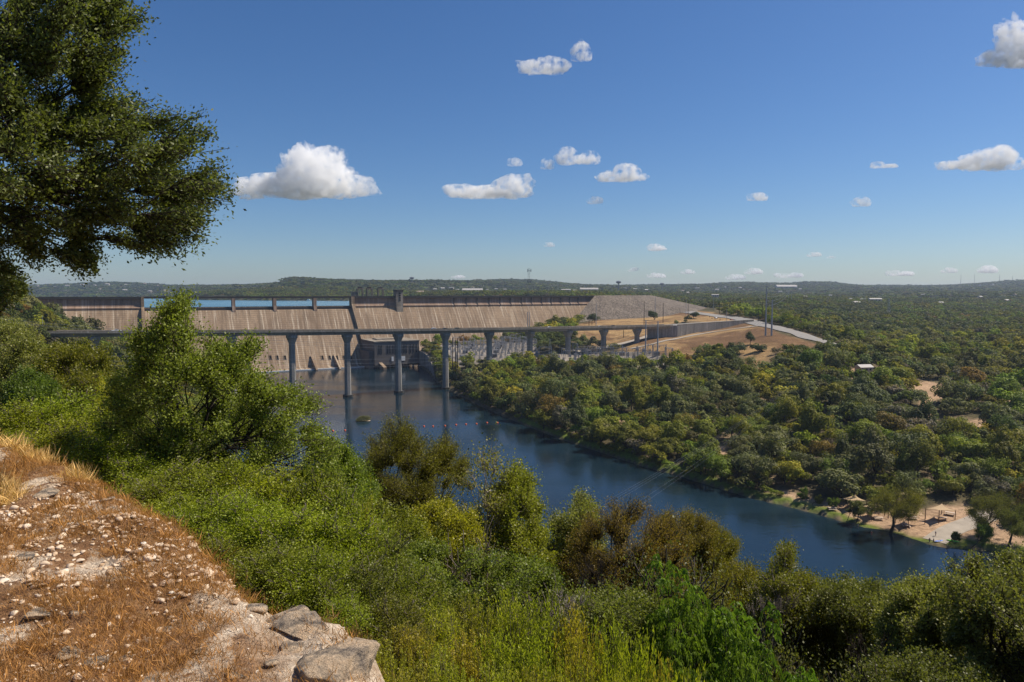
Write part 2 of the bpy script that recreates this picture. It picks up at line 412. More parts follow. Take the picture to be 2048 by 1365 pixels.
scrub = np.array([0.085, 0.075, 0.04]); earth = np.array([0.20, 0.145, 0.09]); dryc = np.array([0.33, 0.215, 0.10]); dry2 = np.array([0.16, 0.095, 0.05])
sand = np.array([0.46, 0.31, 0.195]); grav = np.array([0.25, 0.22, 0.185]); mud = np.array([0.10, 0.09, 0.06]); woodc = np.array([0.045, 0.05, 0.025])
col = scrub * (1 + 0.3 * nz) * np.ones((len(gx), 3))
col = col + (earth - col) * np.clip(nz * 1.6 + nz2 * 1.0 + 0.15, 0, 0.9)
fw = sstep(900, 2200, rr)[:, None]; col = col * (1 - fw) + (woodc * (1 + 0.35 * nz2)) * fw
lot = (sstep(0.30, 0.42, fbm(gx / 130, gy / 170, 77)) * sstep(1500, 2500, rr))[:, None]
col = col * (1 - 0.45 * lot) + np.array([0.16, 0.14, 0.12]) * 0.45 * lot
for P_ in DRY:
    m = sstep(4, -4, poly_sd(gx, gy, P_))[:, None]; t_ = np.clip(0.5 + nz2 * 1.8 + nz * 1.1, 0, 1)
    col = col * (1 - m) + (dryc * t_ + dry2 * (1 - t_)) * m
for P_ in SAND:
    m = sstep(2.0, -1.5, poly_sd(gx, gy, P_) + nz[:, 0] * 3)[:, None]; col = col * (1 - m) + sand * (0.85 + 0.25 * nz) * m
for P_ in YARD:
    m = sstep(2, -2, poly_sd(gx, gy, P_))[:, None]; col = col * (1 - m) + grav * m
nr_ = np.maximum(sstep(170, 120, rr), (gx < np.interp(gy, NBY, NBX) - 3) & (rr < 760) & (gx < -60))[:, None]; col = col * (1 - nr_) + np.array([0.055, 0.05, 0.028]) * nr_
sdw = poly_sd(gx, gy, WATER); gb = (sstep(0.5, 1.5, sdw) * sstep(5.5, 3.5, sdw + 1.5 * nz[:, 0]) * (rr > 150) * (rr < 420))[:, None]; col = col * (1 - gb) + np.array([0.13, 0.17, 0.03]) * gb
m = (sstep(1.2, 0.0, sdw) * (rr > 120))[:, None]; col = col * (1 - m) + mud * m
M['ground'], t, b = new_mat('ground_cover')
at_ = N(t, 'ShaderNodeAttribute', attribute_name='col'); co = coords(t)
n1 = noise(t, co, 0.6, 6, 0.7); n2 = noise(t, co, 0.05, 6, 0.7)
c1 = mixc(t, 1.0, at_.outputs['Color'], ramp(t, n1, [(0.3, 0.6), (0.7, 1.35)]), 'MULTIPLY')
c1 = mixc(t, 1.0, c1, ramp(t, n2, [(0.3, 0.75), (0.7, 1.25)]), 'MULTIPLY')
t.links.new(c1, b.inputs['Base Color']); b.inputs['Roughness'].default_value = 1.0; b.inputs['Specular IOR Level'].default_value = 0.05
bump(t, b, n1, 0.8, 0.6)
tag(link(bpy.data.objects.new('ground', np_mesh('ground', V, Q, M['ground'], True, col=col))), kind='structure')

# ---------------------------------------------------------------- water
M['river'], t, b = new_mat('river_water')
co = coords(t); nn = noise(t, coords(t, (0.8, 1.0, 1)), 0.45, 5, 0.6); n3 = noise(t, coords(t, (0.6, 1.6, 1)), 0.014, 5, 0.65)
b.inputs['Base Color'].default_value = (0.006, 0.016, 0.022, 1); b.inputs['IOR'].default_value = 1.33
b.inputs['Specular IOR Level'].default_value = 0.5
t.links.new(ramp(t, n3, [(0.35, 0.04), (0.5, 0.10), (0.62, 0.24)]), b.inputs['Roughness'])
t.links.new(ramp(t, n3, [(0.4, (0.006, 0.014, 0.02)), (0.62, (0.008, 0.022, 0.034))]), b.inputs['Base Color'])
bump(t, b, nn, 0.35, 0.22)
mb = MB(); mb.add([(-460, 60, 0), (420, 20, 0), (420, 400, 0), (60, 830, 0), (-460, 830, 0)], [(0, 1, 2, 3, 4)])
tag(mb.build('river_water', M['river']), kind='structure')
M['lake'], t, b = new_mat('lake_water')
b.inputs['Base Color'].default_value = (0.07, 0.17, 0.22, 1); b.inputs['Roughness'].default_value = 0.25; b.inputs['Specular IOR Level'].default_value = 0.5
co = coords(t); n3 = noise(t, coords(t, (1, 0.3, 1)), 0.01, 4, 0.6); bump(t, b, noise(t, co, 0.3, 4), 0.5, 0.5)
t.links.new(ramp(t, n3, [(0.4, (0.06, 0.15, 0.2)), (0.6, (0.09, 0.2, 0.25))]), b.inputs['Base Color'])
p0 = AX + DU * (dam_s(-350)) - DN * 4; p1 = AX + DU * dam_s(1150) - DN * 4
mb = MB(); mb.add([(p0.x, p0.y, 61.9), (p1.x, p1.y, 61.9), (700, 2800, 61.9), (-2900, 3600, 61.9), (-2900, 700, 61.9)], [(0, 1, 2, 3, 4)])
tag(mb.build('lake_water', M['lake']), kind='structure')

# ---------------------------------------------------------------- roads draped on the ground
def ribbon(name, pts, width, mat, lift=0.35, wmul=None):
    P_ = [Vector((p[0], p[1], 0)) for p in pts]; out = []
    for i in range(len(P_) - 1):                      # Catmull-Rom resample
        q = [P_[max(i - 1, 0)], P_[i], P_[i + 1], P_[min(i + 2, len(P_) - 1)]]
        for k in range(12):
            s = k / 12
            out.append(0.5 * ((2 * q[1]) + (-q[0] + q[2]) * s + (2 * q[0] - 5 * q[1] + 4 * q[2] - q[3]) * s * s + (-q[0] + 3 * q[1] - 3 * q[2] + q[3]) * s ** 3))
    out.append(P_[-1]); vs = []; n = len(out); K = 5
    for i, p in enumerate(out):
        d = (out[min(i + 1, n - 1)] - out[max(i - 1, 0)]).normalized(); nn = Vector((-d.y, d.x, 0))
        for k in range(K): vs.append(p + nn * (k / (K - 1) - 0.5) * width)
    g = ground(np.array([v.x for v in vs]), np.array([v.y for v in vs])) + lift
    mb = MB(); mb.add([(v.x, v.y, zz) for v, zz in zip(vs, g)], [(i * K + k, i * K + k + 1, (i + 1) * K + k + 1, (i + 1) * K + k) for i in range(n - 1) for k in range(K - 1)])
    o = mb.build(name, mat); tag(o, kind='structure'); return out
def pg(l): return [tuple(pix_ground(x, y).xy) for x, y in l]
HWY = pg([(1292, 607), (1310, 612), (1345, 620), (1390, 627), (1440, 634), (1490, 641), (1545, 654), (1600, 669), (1632, 680)])
HWY.append((HWY[-1][0] + 25, HWY[-1][1] - 45))
ribbon('highway', HWY, 17, M['asphalt'], 0.55)
ribbon('access_road', pg([(1150, 704), (1200, 697), (1250, 688), (1290, 676), (1318, 664)]) , 9, M['gravelroad'], 0.45)
ribbon('gravel_track', pg([(1262, 698), (1310, 688), (1370, 675), (1440, 663), (1500, 655), (1530, 652)]), 7, M['gravelroad'], 0.45)
ribbon('boat_ramp', [tuple(gz(1868, 1084, 0.3).xy), tuple(gz(1905, 1064, 1.2).xy), tuple(gz(1955, 1048, 2).xy), tuple(gz(1990, 1036, 2.2).xy)], 7.0, M['gravelroad'], 0.12)
# ---------------------------------------------------------------- dam
dam = empty('concrete_dam', AX, DANG)
tag(dam, 'long sunlit tan concrete dam across the river with stepped face and spillway', 'dam')
# local coordinates: x along crest, y = -downstream distance, z height
SL = 0.72
xL, xSp0, xSp1, xR = dam_s(-260), dam_s(286), dam_s(702), dam_s(1200)
def face_prof(top_d, top_z, step=0.0):
    return [(top_d + SL * (top_z - z), z) for z in (top_z, 40, 20, 6)] + [(top_d + SL * (top_z - 6) + 6, 1.2), (top_d + SL * (top_z - 6) + 7.5, 1.2), (top_d + SL * (top_z - 6) + 7.5, -6)]
def section(name, x0, x1, top, zt, back=-4.0, mat=None):
    pr = [(-d, z) for d, z in face_prof(top, zt)] + [(-back, -6), (-back, zt)]
    mb = MB(); mb.prism(pr, x0, x1, 'x'); return mb.build(name, mat or M['dam'], dam)
section('left_face', xL, xSp0, 5.2, 63.6)
section('right_face', xSp1 + 3, xR, 5.2, 63.6)
# spillway: ogee crest lower than the wings
sp = [(-4, -6), (-4, 62), (-2.5, 64.6), (0, 65.4), (2.4, 65.2), (3.2, 64.2), (3.2, 61.7), (5.6, 61.4)]
pr = [(-d, z) for d, z in sp] + [(-(5.6 + SL * (61.4 - z)), z) for z in (40, 20, 7)] + [(-(5.6 + SL * 54.4 + 5), 2), (-(5.6 + SL * 54.4 + 12), 1.2), (-(5.6 + SL * 54.4 + 12), -6)]
mb = MB(); mb.prism(pr, xSp0, xSp1, 'x'); mb.build('spillway_face', M['dam'], dam)
# dark strip along the weir lip: shade on the drop face, put in as colour
mb = MB(); mb.prism([(-3.45, 61.9), (-3.45, 64.6), (-3.2, 64.6), (-3.2, 61.9)], xSp0 + 1, xSp1 - 1, 'x'); mb.build('weir_lip_shade', M['dark_conc'], dam)
# white apron edge at the waterline
mb = MB(); mb.box(((xSp0 + xSp1) / 2, -(5.6 + SL * 54.4 + 12.6), 0.55), (xSp1 - xSp0, 1.2, 0.9)); mb.build('apron_edge', M['white'], dam)
# vertical crest walls with cantilevered road
for nm, x0, x1 in (('left', xL, xSp0), ('right', xSp1, xR)):
    mb = MB(); mb.prism([(3.0, 63.4), (-4.4, 63.4), (-5.9, 64.0), (-5.9, 65.2), (-4.0, 66.4), (-3.2, 69.0), (-3.0, 73.8), (3.0, 73.8)], x0, x1, 'x')
    mb.build('crest_wall', M['damwall'], dam)
    mb = MB(); mb.prism([(4.2, 73.8), (-4.6, 73.8), (-4.6, 76.2), (-4.2, 76.2), (-4.2, 75.2), (3.8, 75.2), (3.8, 76.2), (4.2, 76.2)], x0 - 0.2, x1 + 0.2, 'x')
    mb.build('crest_road', M['dark_conc'], dam)
# counterfort ribs on the right wing
xs = [dam_s(p) for p in (905, 930, 952, 975, 997, 1018, 1040, 1060, 1080, 1099, 1118, 1136, 1153)]
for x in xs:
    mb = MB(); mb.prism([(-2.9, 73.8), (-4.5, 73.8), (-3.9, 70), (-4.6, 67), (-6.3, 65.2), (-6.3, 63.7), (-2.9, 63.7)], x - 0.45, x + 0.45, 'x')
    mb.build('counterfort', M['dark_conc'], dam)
# service bridge over the spillway
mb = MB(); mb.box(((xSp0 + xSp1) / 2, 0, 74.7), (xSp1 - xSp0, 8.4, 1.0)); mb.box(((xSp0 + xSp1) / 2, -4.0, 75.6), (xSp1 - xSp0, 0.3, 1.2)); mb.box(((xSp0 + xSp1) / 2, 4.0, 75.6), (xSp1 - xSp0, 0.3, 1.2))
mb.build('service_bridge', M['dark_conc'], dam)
for p in (376, 465, 547, 627):
    x = dam_s(p) + 1; mb = MB(); mb.prism([(3.5, 62), (-5.6, 61.4), (-7.0, 60.2), (-5.2, 66), (-4.4, 74.2), (3.5, 74.2)], x - 1.6, x + 1.6, 'x'); mb.build('spillway_pier', M['damwall'], dam)
# training walls each side of the spillway
def twall(name, x, th, pts, mat, skew=0.0):
    n = len(pts); vs = []
    for s in (0, 1):
        for d, z in pts: vs.append((x + s * th + skew * max(d - 3, 0), -d, z))
    fs = [tuple(range(n))[::-1], tuple(range(n, 2 * n))] + [(i, (i + 1) % n, n + (i + 1) % n, n + i) for i in range(n)]
    mb = MB(); mb.add(vs, fs); return mb.build(name, mat, dam)
off = 4.5
tw = [(-3, -5), (-3, 75.9), (5.5, 75.9), (6.0, 67.5)] + [(6.0 + SL * (66.5 - z), z) for z in (60, 40, 26, 19.5)] + [(50, 15.5), (55, 15), (92, 2.5), (92, -5)]
twall('training_wall', xSp1 - 1, 3.6, tw, M['dam'], 0.10)
twl = [(-3, -5), (-3, 75.9), (5.2, 75.9), (5.8, 66)] + [(7.5 + SL * (66.5 - z), z) for z in (62, 40, 16, 4)] + [(62, -5)]
twall('training_wall', xSp0 - 1.2, 2.6, twl, M['dam'])
# low splitter walls at the toe
for p in (596, 640, 478):
    x = dam_s(p) + 4
    twall('splitter_wall', x, 1.6, [(41, -5), (41, 14.5), (45, 11.8), (66, 0.8), (66, -5)], M['dam'])
# outlet openings
def opening(px, py, w, h, mat=M['black']):
    """sloping dark recess in the face at a photo point"""
    a_, y_, z_ = ray(px, py)
    # intersect ray with face plane d = 5.4 + SL*(63-z)
    o = Vector((0, 0, CAMZ)) - AX; dr = Vector((a_, y_, z_))
    # d(t) = (o+dr t).DN ; z(t) = CAMZ+z_*t (AX.z=0)
    od, dd = o.dot(DN), dr.dot(DN)
    # od+dd t = 5.4+SL*(63-CAMZ - z_ t)
    t_ = (5.6 + SL * (61.4 - CAMZ) - od) / (dd + SL * z_)
    P_ = o + dr * t_; x = P_.dot(DU); z = P_.z; d = P_.dot(DN)
    mb = MB()
    vs = []
    nrm = Vector((0, -1, SL)).normalized(); up = Vector((0, SL, 1)).normalized(); c = Vector((x, -d, z))
    fr = MB()
    for (u0, u1, v0, v1) in ((-w / 2 - 0.35, -w / 2, -h / 2, h / 2), (w / 2, w / 2 + 0.35, -h / 2, h / 2), (-w / 2 - 0.35, w / 2 + 0.35, h / 2, h / 2 + 0.5)):
        q = [c + Vector((u, 0, 0)) + up * v + nrm * k for k in (-0.5, 0.5) for u, v in ((u0, v0), (u1, v0), (u1, v1), (u0, v1))]
        fr.add(q, [(0, 1, 2, 3), (4, 5, 6, 7), (0, 1, 5, 4), (1, 2, 6, 5), (2, 3, 7, 6), (3, 0, 4, 7)])
    q = [c + Vector((u, 0, 0)) + up * v + nrm * k for k in (-0.4, 0.06) for u, v in ((-w / 2, -h / 2), (w / 2, -h / 2), (w / 2, h / 2), (-w / 2, h / 2))]
    mb.add(q, [(0, 1, 2, 3), (4, 5, 6, 7), (0, 1, 5, 4), (1, 2, 6, 5), (2, 3, 7, 6), (3, 0, 4, 7)])
    o_ = mb.build('outlet_opening', mat, dam); fr.build('outlet_frame', M['dam'], o_)
for px in (541, 555, 570, 645, 659.5, 674, 688, 702): opening(px, 716, 2.1, 5.0)
opening(718, 649, 2.6, 3.0)
# small intake block on the left face
a_ = dam_s(232); mb = MB(); mb.box((a_ + 3, -(5.2 + SL * 42), 20), (9, 12, 9)); mb.build('intake_block', M['dark_conc'], dam)
# lift tower
x = dam_s(787) + 5
mb = MB(); mb.prism([(2, 64), (-6.2, 64), (-9.5, 57.5), (-8.6, 64), (-8.2, 83.4), (2, 83.4)], x - 4.1, x + 4.1, 'x')
tower = mb.build('lift_tower', M['conc_tan'], dam)
mb = MB(); mb.box((x, -3.2, 82.6), (8.8, 11.2, 2.2)); mb.build('tower_cap', M['dark_conc'], tower)
for z in (79.5, 76.8, 74.0, 71.5):
    mb = MB(); mb.box((x + 0.2, -8.52, z), (2.0, 0.5, 1.4)); mb.build('tower_window', M['black'], tower)
# hoist gantries on the crest
for p in (722, 741, 763):
    x = dam_s(p) + 1; g = empty('hoist_gantry', (0, 0, 0)); g.parent = dam; g.location = (x, 6, 75.2)
    mb = MB()
    for sx in (-3, 3):
        for sy in (-2, 2): mb.box((sx, sy, 4.6), (0.9, 0.9, 9.2))
    mb.box((0, 0, 9.4), (7.6, 5, 1.0)); mb.build('gantry_frame', M['conc_tan'], g)
    mb = MB(); mb.box((0, 0, 10.8), (3.4, 2.6, 1.8)); mb.tube([(-2.2, 0, 10.6), (2.2, 0, 10.6)], 1.0, 8); mb.build('hoist_machinery', M['dark_conc'], g)
x = dam_s(712); mb = MB()
for k in range(6): mb.box((x - 3.5 + k * 1.5, 5, 78.2), (0.5, 3.4, 5.4))
mb.box((x, 5, 81.1), (9.2, 4.2, 0.5)); mb.build('crest_kiosk', M['conc'], dam)

# ---------------------------------------------------------------- powerhouse
xp0, xp1 = dam_s(748) + 20, dam_s(838) + 15
ph = empty('powerhouse', AX, DANG); tag(ph, 'grey flat-roofed powerhouse at the foot of the dam with tall narrow windows', 'powerhouse')
P0 = gz(752, 735, 0); P1 = gz(838, 733, 0)
lx = lambda v: (Vector((v.x, v.y, 0)) - Vector((AX.x, AX.y, 0))).dot(DU); ld = lambda v: (Vector((v.x, v.y, 0)) - Vector((AX.x, AX.y, 0))).dot(DN)
x0, x1 = lx(P0), lx(P1); dF = 80.0
x0 = x0 + (dF - ld(P0)) * 0 ; 
# recompute columns on the plane d = dF
def s_on(px, d):
    o = AX + DN * d; k = (px - 1024) / F
    return (k * o.y - o.x) / (DU.x - k * DU.y)
x0, x1 = s_on(748, dF), s_on(838, dF)
mb = MB(); mb.box(((x0 + x1) / 2, -dF / 2 - 17, 15.5), (x1 - x0, dF - 34, 25)); mb.build('wall', M['power'], ph)
mb = MB(); mb.box((x0 - 2.2, -dF / 2 - 15, 9), (4.4, dF - 38, 18)); mb.build('side_annex', M['power'], ph)
mb = MB(); mb.box(((x0 + x1) / 2, -dF / 2 - 17, 28.5), (x1 - x0 + 1, dF - 33, 1.0)); mb.box(((x0 + x1) / 2 - 3, -dF / 2 - 10, 29.6), ((x1 - x0) * 0.5, 16, 1.4)); mb.build('roof', M['conc_tan'], ph)
cols = [757, 762, 774, 779, 785, 790, 796, 801.5, 807, 812, 820, 826, 832]
for p in cols:
    x = s_on(p, dF); mb = MB(); mb.box((x, -dF - 0.02, 20.2), (1.15, 0.5, 9.0)); mb.build('window', M['glass'], ph)
for p, wd in ((784, 2.2), (804, 5.6)):
    mb = MB(); mb.box((s_on(p, dF), -dF - 0.35, 9.8), (wd, 0.3, 4.8)); mb.build('notice_board', M['white'], ph)
mb = MB(); mb.box(((x0 + x1) / 2, -dF - 1.2, 3.9), (x1 - x0 + 1, 3, 1.0))
for k in range(8): mb.box((x0 + 3 + k * (x1 - x0 - 4) / 7, -dF - 1.0, 1.5), (1.2, 2.6, 4.0))
mb.build('draft_deck', M['dark_conc'], ph)

# ---------------------------------------------------------------- curved river wall with stone fill
rw = empty('river_wall', (0, 0, 0)); tag(rw, 'curved concrete retaining wall dropping to the river beside the powerhouse', 'retaining wall')
tops = [at(x, y, Y) for x, y, Y in WALL_TOP]; mb = MB(); vs = []; nW = len(tops)
for i, p in enumerate(tops):
    d = (tops[min(i + 1, nW - 1)] - tops[max(i - 1, 0)]); nn = Vector((-d.y, d.x, 0)).normalized() * -1.0
    for q in ((p.x, p.y, p.z), (p.x + nn.x * -1.2, p.y + nn.y * -1.2, p.z), (p.x + nn.x * -1.2, p.y + nn.y * -1.2, -5), (p.x, p.y, -5)): vs.append(q)
fs = []
for i in range(nW - 1):
    for k in range(4): fs.append((i * 4 + k, i * 4 + (k + 1) % 4, i * 4 + 4 + (k + 1) % 4, i * 4 + 4 + k))
fs += [(0, 1, 2, 3), tuple((nW - 1) * 4 + k for k in range(4))[::-1]]
mb.add(vs, fs); mb.build('wall_face', M['conc'], rw)
M['riprap'], t, b = new_mat('riprap_stone'); co = coords(t)
vo = N(t, 'ShaderNodeTexVoronoi'); vo.inputs['Scale'].default_value = 0.75; t.links.new(co, vo.inputs['Vector'])
c = mixc(t, 0.85, ramp(t, noise(t, co, 0.06, 5), [(0.3, (0.20, 0.185, 0.165)), (0.7, (0.28, 0.26, 0.235))]), vo.outputs['Color'], 'MULTIPLY')
bw = N(t, 'ShaderNodeRGBToBW'); t.links.new(vo.outputs['Color'], bw.inputs[0])
c = mixc(t, 1.0, ramp(t, noise(t, co, 0.06, 5), [(0.3, (0.125, 0.10, 0.078)), (0.7, (0.19, 0.155, 0.12))]), ramp(t, bw.outputs[0], [(0.1, 0.4), (0.9, 1.4)]), 'MULTIPLY')
t.links.new(c, b.inputs['Base Color']); b.inputs['Roughness'].default_value = 0.95; bump(t, b, vo.outputs['Distance'], 1.0, 0.8)
mb = MB(); vs = []; nc = 6
for i, p in enumerate(tops):
    e = Vector((p.x + 24, p.y + 14 - i * 2, max(19 - i * 2.3, 3)))
    for k in range(nc):
        f_ = k / (nc - 1); q = p.lerp(e, f_); vs.append((q.x, q.y, q.z + math.sin(f_ * math.pi) * 1.5 - 0.05))
mb.add(vs, [(i * nc + k, i * nc + k + 1, i * nc + nc + k + 1, i * nc + nc + k) for i in range(nW - 1) for k in range(nc - 1)])
tag(mb.build('riprap_bank', M['riprap'], None, True), kind='structure')

# ---------------------------------------------------------------- rock embankment closing the right end of the dam
TL, TR = at(1190, 591.5, 935), at(1276, 591.5, 985)
BL, BR = at(1136, 648, 840), at(1440, 634, 905)
TL2, TR2 = TL + Vector((30, 60, 0)), TR + Vector((30, 50, 0)); BL2, BR2 = BL + Vector((40, 150, 0)), BR + Vector((60, 140, 5))
def patch(a, b, c, d, n=40, m=30):
    out = []
    for j in range(m + 1):
        for i in range(n + 1):
            u, v = i / n, j / m; p = a.lerp(b, u).lerp(d.lerp(c, u), v)
            k = math.sin(min(u * 6, 1, (1 - u) * 6) * math.pi / 2) * math.sin(min(v * 6, 1, (1 - v) * 6) * math.pi / 2)
            nzz = float(fbm(np.array([p.x / 5]), np.array([(p.y + p.z) / 5]), 9)[0]) * 0.9 * k
            out.append(p + Vector((0, -nzz, nzz * 0.5)))
    return out, [(j * (n + 1) + i, j * (n + 1) + i + 1, (j + 1) * (n + 1) + i + 1, (j + 1) * (n + 1) + i) for j in range(m) for i in range(n)]
mb = MB(); BL.z -= 4; BR.z -= 4; BL2.z -= 4; BR2.z -= 4
mb.add(*patch(BL, BR, TR, TL)); mb.add(*patch(BR, BR2, TR2, TR, 10, 20)); mb.add(*patch(BL2, BL, TL, TL2, 10, 20)); mb.add(*patch(TL, TR, TR2, TL2, 10, 6))
tag(mb.build('rock_embankment', M['riprap'], None), kind='structure')

# ---------------------------------------------------------------- road bridge
def bp(n_, off=0.0, dz=0.0):
    z = 51.84 - 0.881 * n_ + 0.0397 * n_ * n_
    return Vector((-162 + 35.6 * n_ + 0.508 * off, 501 + 21.0 * n_ - 0.861 * off, z + dz))
bridge = empty('road_bridge', bp(0)); tag(bridge, 'long concrete girder road bridge on tall flared piers in front of the dam', 'bridge')
B0 = bp(0)
def strip(name, prof, n0, n1, mat, parent, base, steps=60):
    mb = MB(); k = len(prof); vs = []
    for i in range(steps + 1):
        nn = n0 + (n1 - n0) * i / steps
        for o_, dz in prof: vs.append(bp(nn, o_, dz) - base)
    fs = [(i * k + j, i * k + (j + 1) % k, (i + 1) * k + (j + 1) % k, (i + 1) * k + j) for i in range(steps) for j in range(k)]
    fs += [tuple(range(k)), tuple(steps * k + j for j in range(k))[::-1]]
    mb.add(vs, fs); return mb.build(name, mat, parent)
NL, NR = -5.6, 9.0
strip('deck', [(-6.4, 0), (6.4, 0), (6.4, -0.5), (3.6, -0.9), (-3.6, -0.9), (-6.4, -0.5)], NL, NR, M['conc'], bridge, B0)
strip('box_girder', [(-3.4, -0.9), (3.4, -0.9), (2.6, -3.0), (-2.6, -3.0)], NL, NR, M['conc'], bridge, B0)
for s in (-1, 1):
    strip('parapet', [(s * 6.4, 0.0), (s * 6.0, 0.0), (s * 6.1, 1.1), (s * 6.4, 1.1)], NL, NR, M['conc_tan'], bridge, B0)
strip('road_surface', [(-5.9, 0.02), (5.9, 0.02), (5.9, 0.08), (-5.9, 0.08)], NL, NR, M['asphalt'], bridge, B0)
ang = math.atan2(21.0, 35.6)
for k in range(-5, 9):
    p = bp(k, 0, -3.0); zt = p.z
    g = float(ground(p.x, p.y)[0]); zb = min(g - 0.8, 40); inwater = g < 0.3
    if inwater: zb = -3
    hw, hl = 2.4, 1.8
    mb = MB()
    oct_ = [(hw, hl * .5), (hw * .6, hl), (-hw * .6, hl), (-hw, hl * .5), (-hw, -hl * .5), (-hw * .6, -hl), (hw * .6, -hl), (hw, -hl * .5)]
    ca, sa = math.cos(ang + math.pi / 2), math.sin(ang + math.pi / 2)
    def ring(sx, sy, z): return [Vector((p.x + (a * sx) * ca - (b_ * sy) * sa, p.y + (a * sx) * sa + (b_ * sy) * ca, z)) - B0 for a, b_ in oct_]
    # shaft is wider across the road; the head flares to the girder
    lv = [ring(1.0, 1.25, zb), ring(1.0, 1.1, zt - 6.0)]
    vs = [q for r in lv for q in r]
    fs = [(i, (i + 1) % 8, 8 + (i + 1) % 8, 8 + i) for i in range(8)] + [tuple(range(8))[::-1], tuple(range(8, 16))]
    mb.add(vs, fs); pier = mb.build('pier', M['conc'], bridge)
    mb = MB(); lv = [ring(1.0, 1.1, zt - 6.0), ring(1.15, 1.35, zt - 4.8), ring(1.75, 1.8, zt - 2.2), ring(1.95, 2.0, zt - 1.8), ring(1.95, 2.0, zt)]
    vs = [q for r in lv for q in r]; fs = [(j * 8 + i, j * 8 + (i + 1) % 8, j * 8 + 8 + (i + 1) % 8, j * 8 + 8 + i) for j in range(4) for i in range(8)] + [tuple(range(8))[::-1], tuple(range(32, 40))]
    mb.add(vs, fs); mb.build('pier_head', M['conc'], pier)
    if inwater:
        mb = MB(); vs = ring(1.5, 1.9, -3) + ring(1.5, 1.9, 1.7); fs = [(i, (i + 1) % 8, 8 + (i + 1) % 8, 8 + i) for i in range(8)] + [tuple(range(8))[::-1], tuple(range(8, 16))]
        mb.add(vs, fs); mb.build('footing', M['wet'], pier)
# small lamp posts and rail along the near parapet
# approach ramp: block with concrete sides from the abutment to the highway
ramp_o = empty('approach_ramp', bp(9.0)); tag(ramp_o, 'pale concrete retaining wall carrying the bridge approach up to the highway', 'retaining wall')
RB = bp(9.0); pts = []
NRAMP = 24
near, farr = [], []
for i in range(NRAMP + 1):
    f_ = i / NRAMP; nn = 9.15 + f_ * 2.55; nf = 8.45 + f_ * 3.3
    zt = (1 - f_) * bp(9.1).z + f_ * 50.2
    a_ = bp(nn, 6.5 + 6 * f_ * f_); c_ = bp(nf, -6.5); near.append(Vector((a_.x, a_.y, zt))); farr.append(Vector((c_.x, c_.y, zt)))
gn = [float(ground(v.x, v.y)[0]) for v in near]
vs = []
for v, c_, g in zip(near, farr, gn): vs += [v - RB, Vector((v.x, v.y, min(g - 1.5, v.z - 1))) - RB, Vector((c_.x, c_.y, min(g - 1.5, v.z - 1))) - RB, c_ - RB]
fs = [(i * 4 + k, i * 4 + (k + 1) % 4, i * 4 + 4 + (k + 1) % 4, i * 4 + 4 + k) for i in range(NRAMP) for k in range(4)] + [(0, 1, 2, 3), tuple(NRAMP * 4 + k for k in range(4))[::-1]]
mb = MB(); mb.add(vs, fs); mb.build('retaining_wall', M['conc'], ramp_o)
mb = MB(); vs = []
for v in near: vs += [v - RB + Vector((0, 0, 0.0)), v - RB + Vector((0, 0, 1.0)), v - RB + Vector((-.3, .4, 1.0)), v - RB + Vector((-.3, .4, 0))]
mb.add(vs, fs); mb.build('parapet', M['conc_tan'], ramp_o)
mb = MB(); vs = []
for v, c_ in zip(near, farr): vs += [v.lerp(c_, 0.06) - RB + Vector((0, 0, 0.06)), v.lerp(c_, 0.95) - RB + Vector((0, 0, 0.06))]
mb.add(vs, [(i * 2, i * 2 + 1, i * 2 + 3, i * 2 + 2) for i in range(NRAMP)]); mb.build('road_surface', M['asphalt'], ramp_o)
# ---------------------------------------------------------------- foliage materials
def leaf_mat(name, attr=False, gloss=0.45, spec=0.3, trans=0.3):
    m, t, b = new_mat(name)
    if attr:
        src = N(t, 'ShaderNodeAttribute', attribute_name='col').outputs['Color']
    else:
        src = t.nodes.new('ShaderNodeObjectInfo').outputs['Color']
    ti = N(t, 'ShaderNodeAttribute', attribute_name='tint').outputs['Fac']
    shade = ramp(t, ti, [(0.0, (0.55, 0.55, 0.5)), (0.5, (1.22, 1.2, 1.05)), (0.85, (1.55, 1.5, 1.15)), (1.0, (1.9, 1.75, 1.2))])
    c = mixc(t, 1.0, src, shade, 'MULTIPLY')
    t.links.new(c, b.inputs['Base Color']); b.inputs['Roughness'].default_value = gloss; b.inputs['Specular IOR Level'].default_value = spec
    tr = t.nodes.new('ShaderNodeBsdfTranslucent'); c2 = mixc(t, 1.0, c, (1.25, 1.35, 0.5), 'MULTIPLY'); t.links.new(c2, tr.inputs[0])
    ms = t.nodes.new('ShaderNodeMixShader'); ms.inputs[0].default_value = trans
    out = t.nodes['Material Output']
    t.links.new(b.outputs[0], ms.inputs[1]); t.links.new(tr.outputs[0], ms.inputs[2]); t.links.new(ms.outputs[0], out.inputs[0])
    return m
M['leaf'] = leaf_mat('leaves', trans=0.42); M['leaf_gloss'] = leaf_mat('glossy_leaves', gloss=0.5, spec=0.3, trans=0.36)
M['leaf_far'] = leaf_mat('woodland_foliage', True, 0.7, 0.1, 0.3); M['leaf_mid'] = leaf_mat('crown_foliage', False, 0.6, 0.15, 0.3)
M['bark'] = simple('grey_bark', (0.13, 0.105, 0.085), 0.95, var=0.4, scale=6); M['bark_dark'] = simple('dark_bark', (0.05, 0.04, 0.032), 0.95, var=0.4, scale=6)
M['bark_pale'] = simple('pale_bark', (0.34, 0.29, 0.25), 0.9, var=0.3, scale=6)

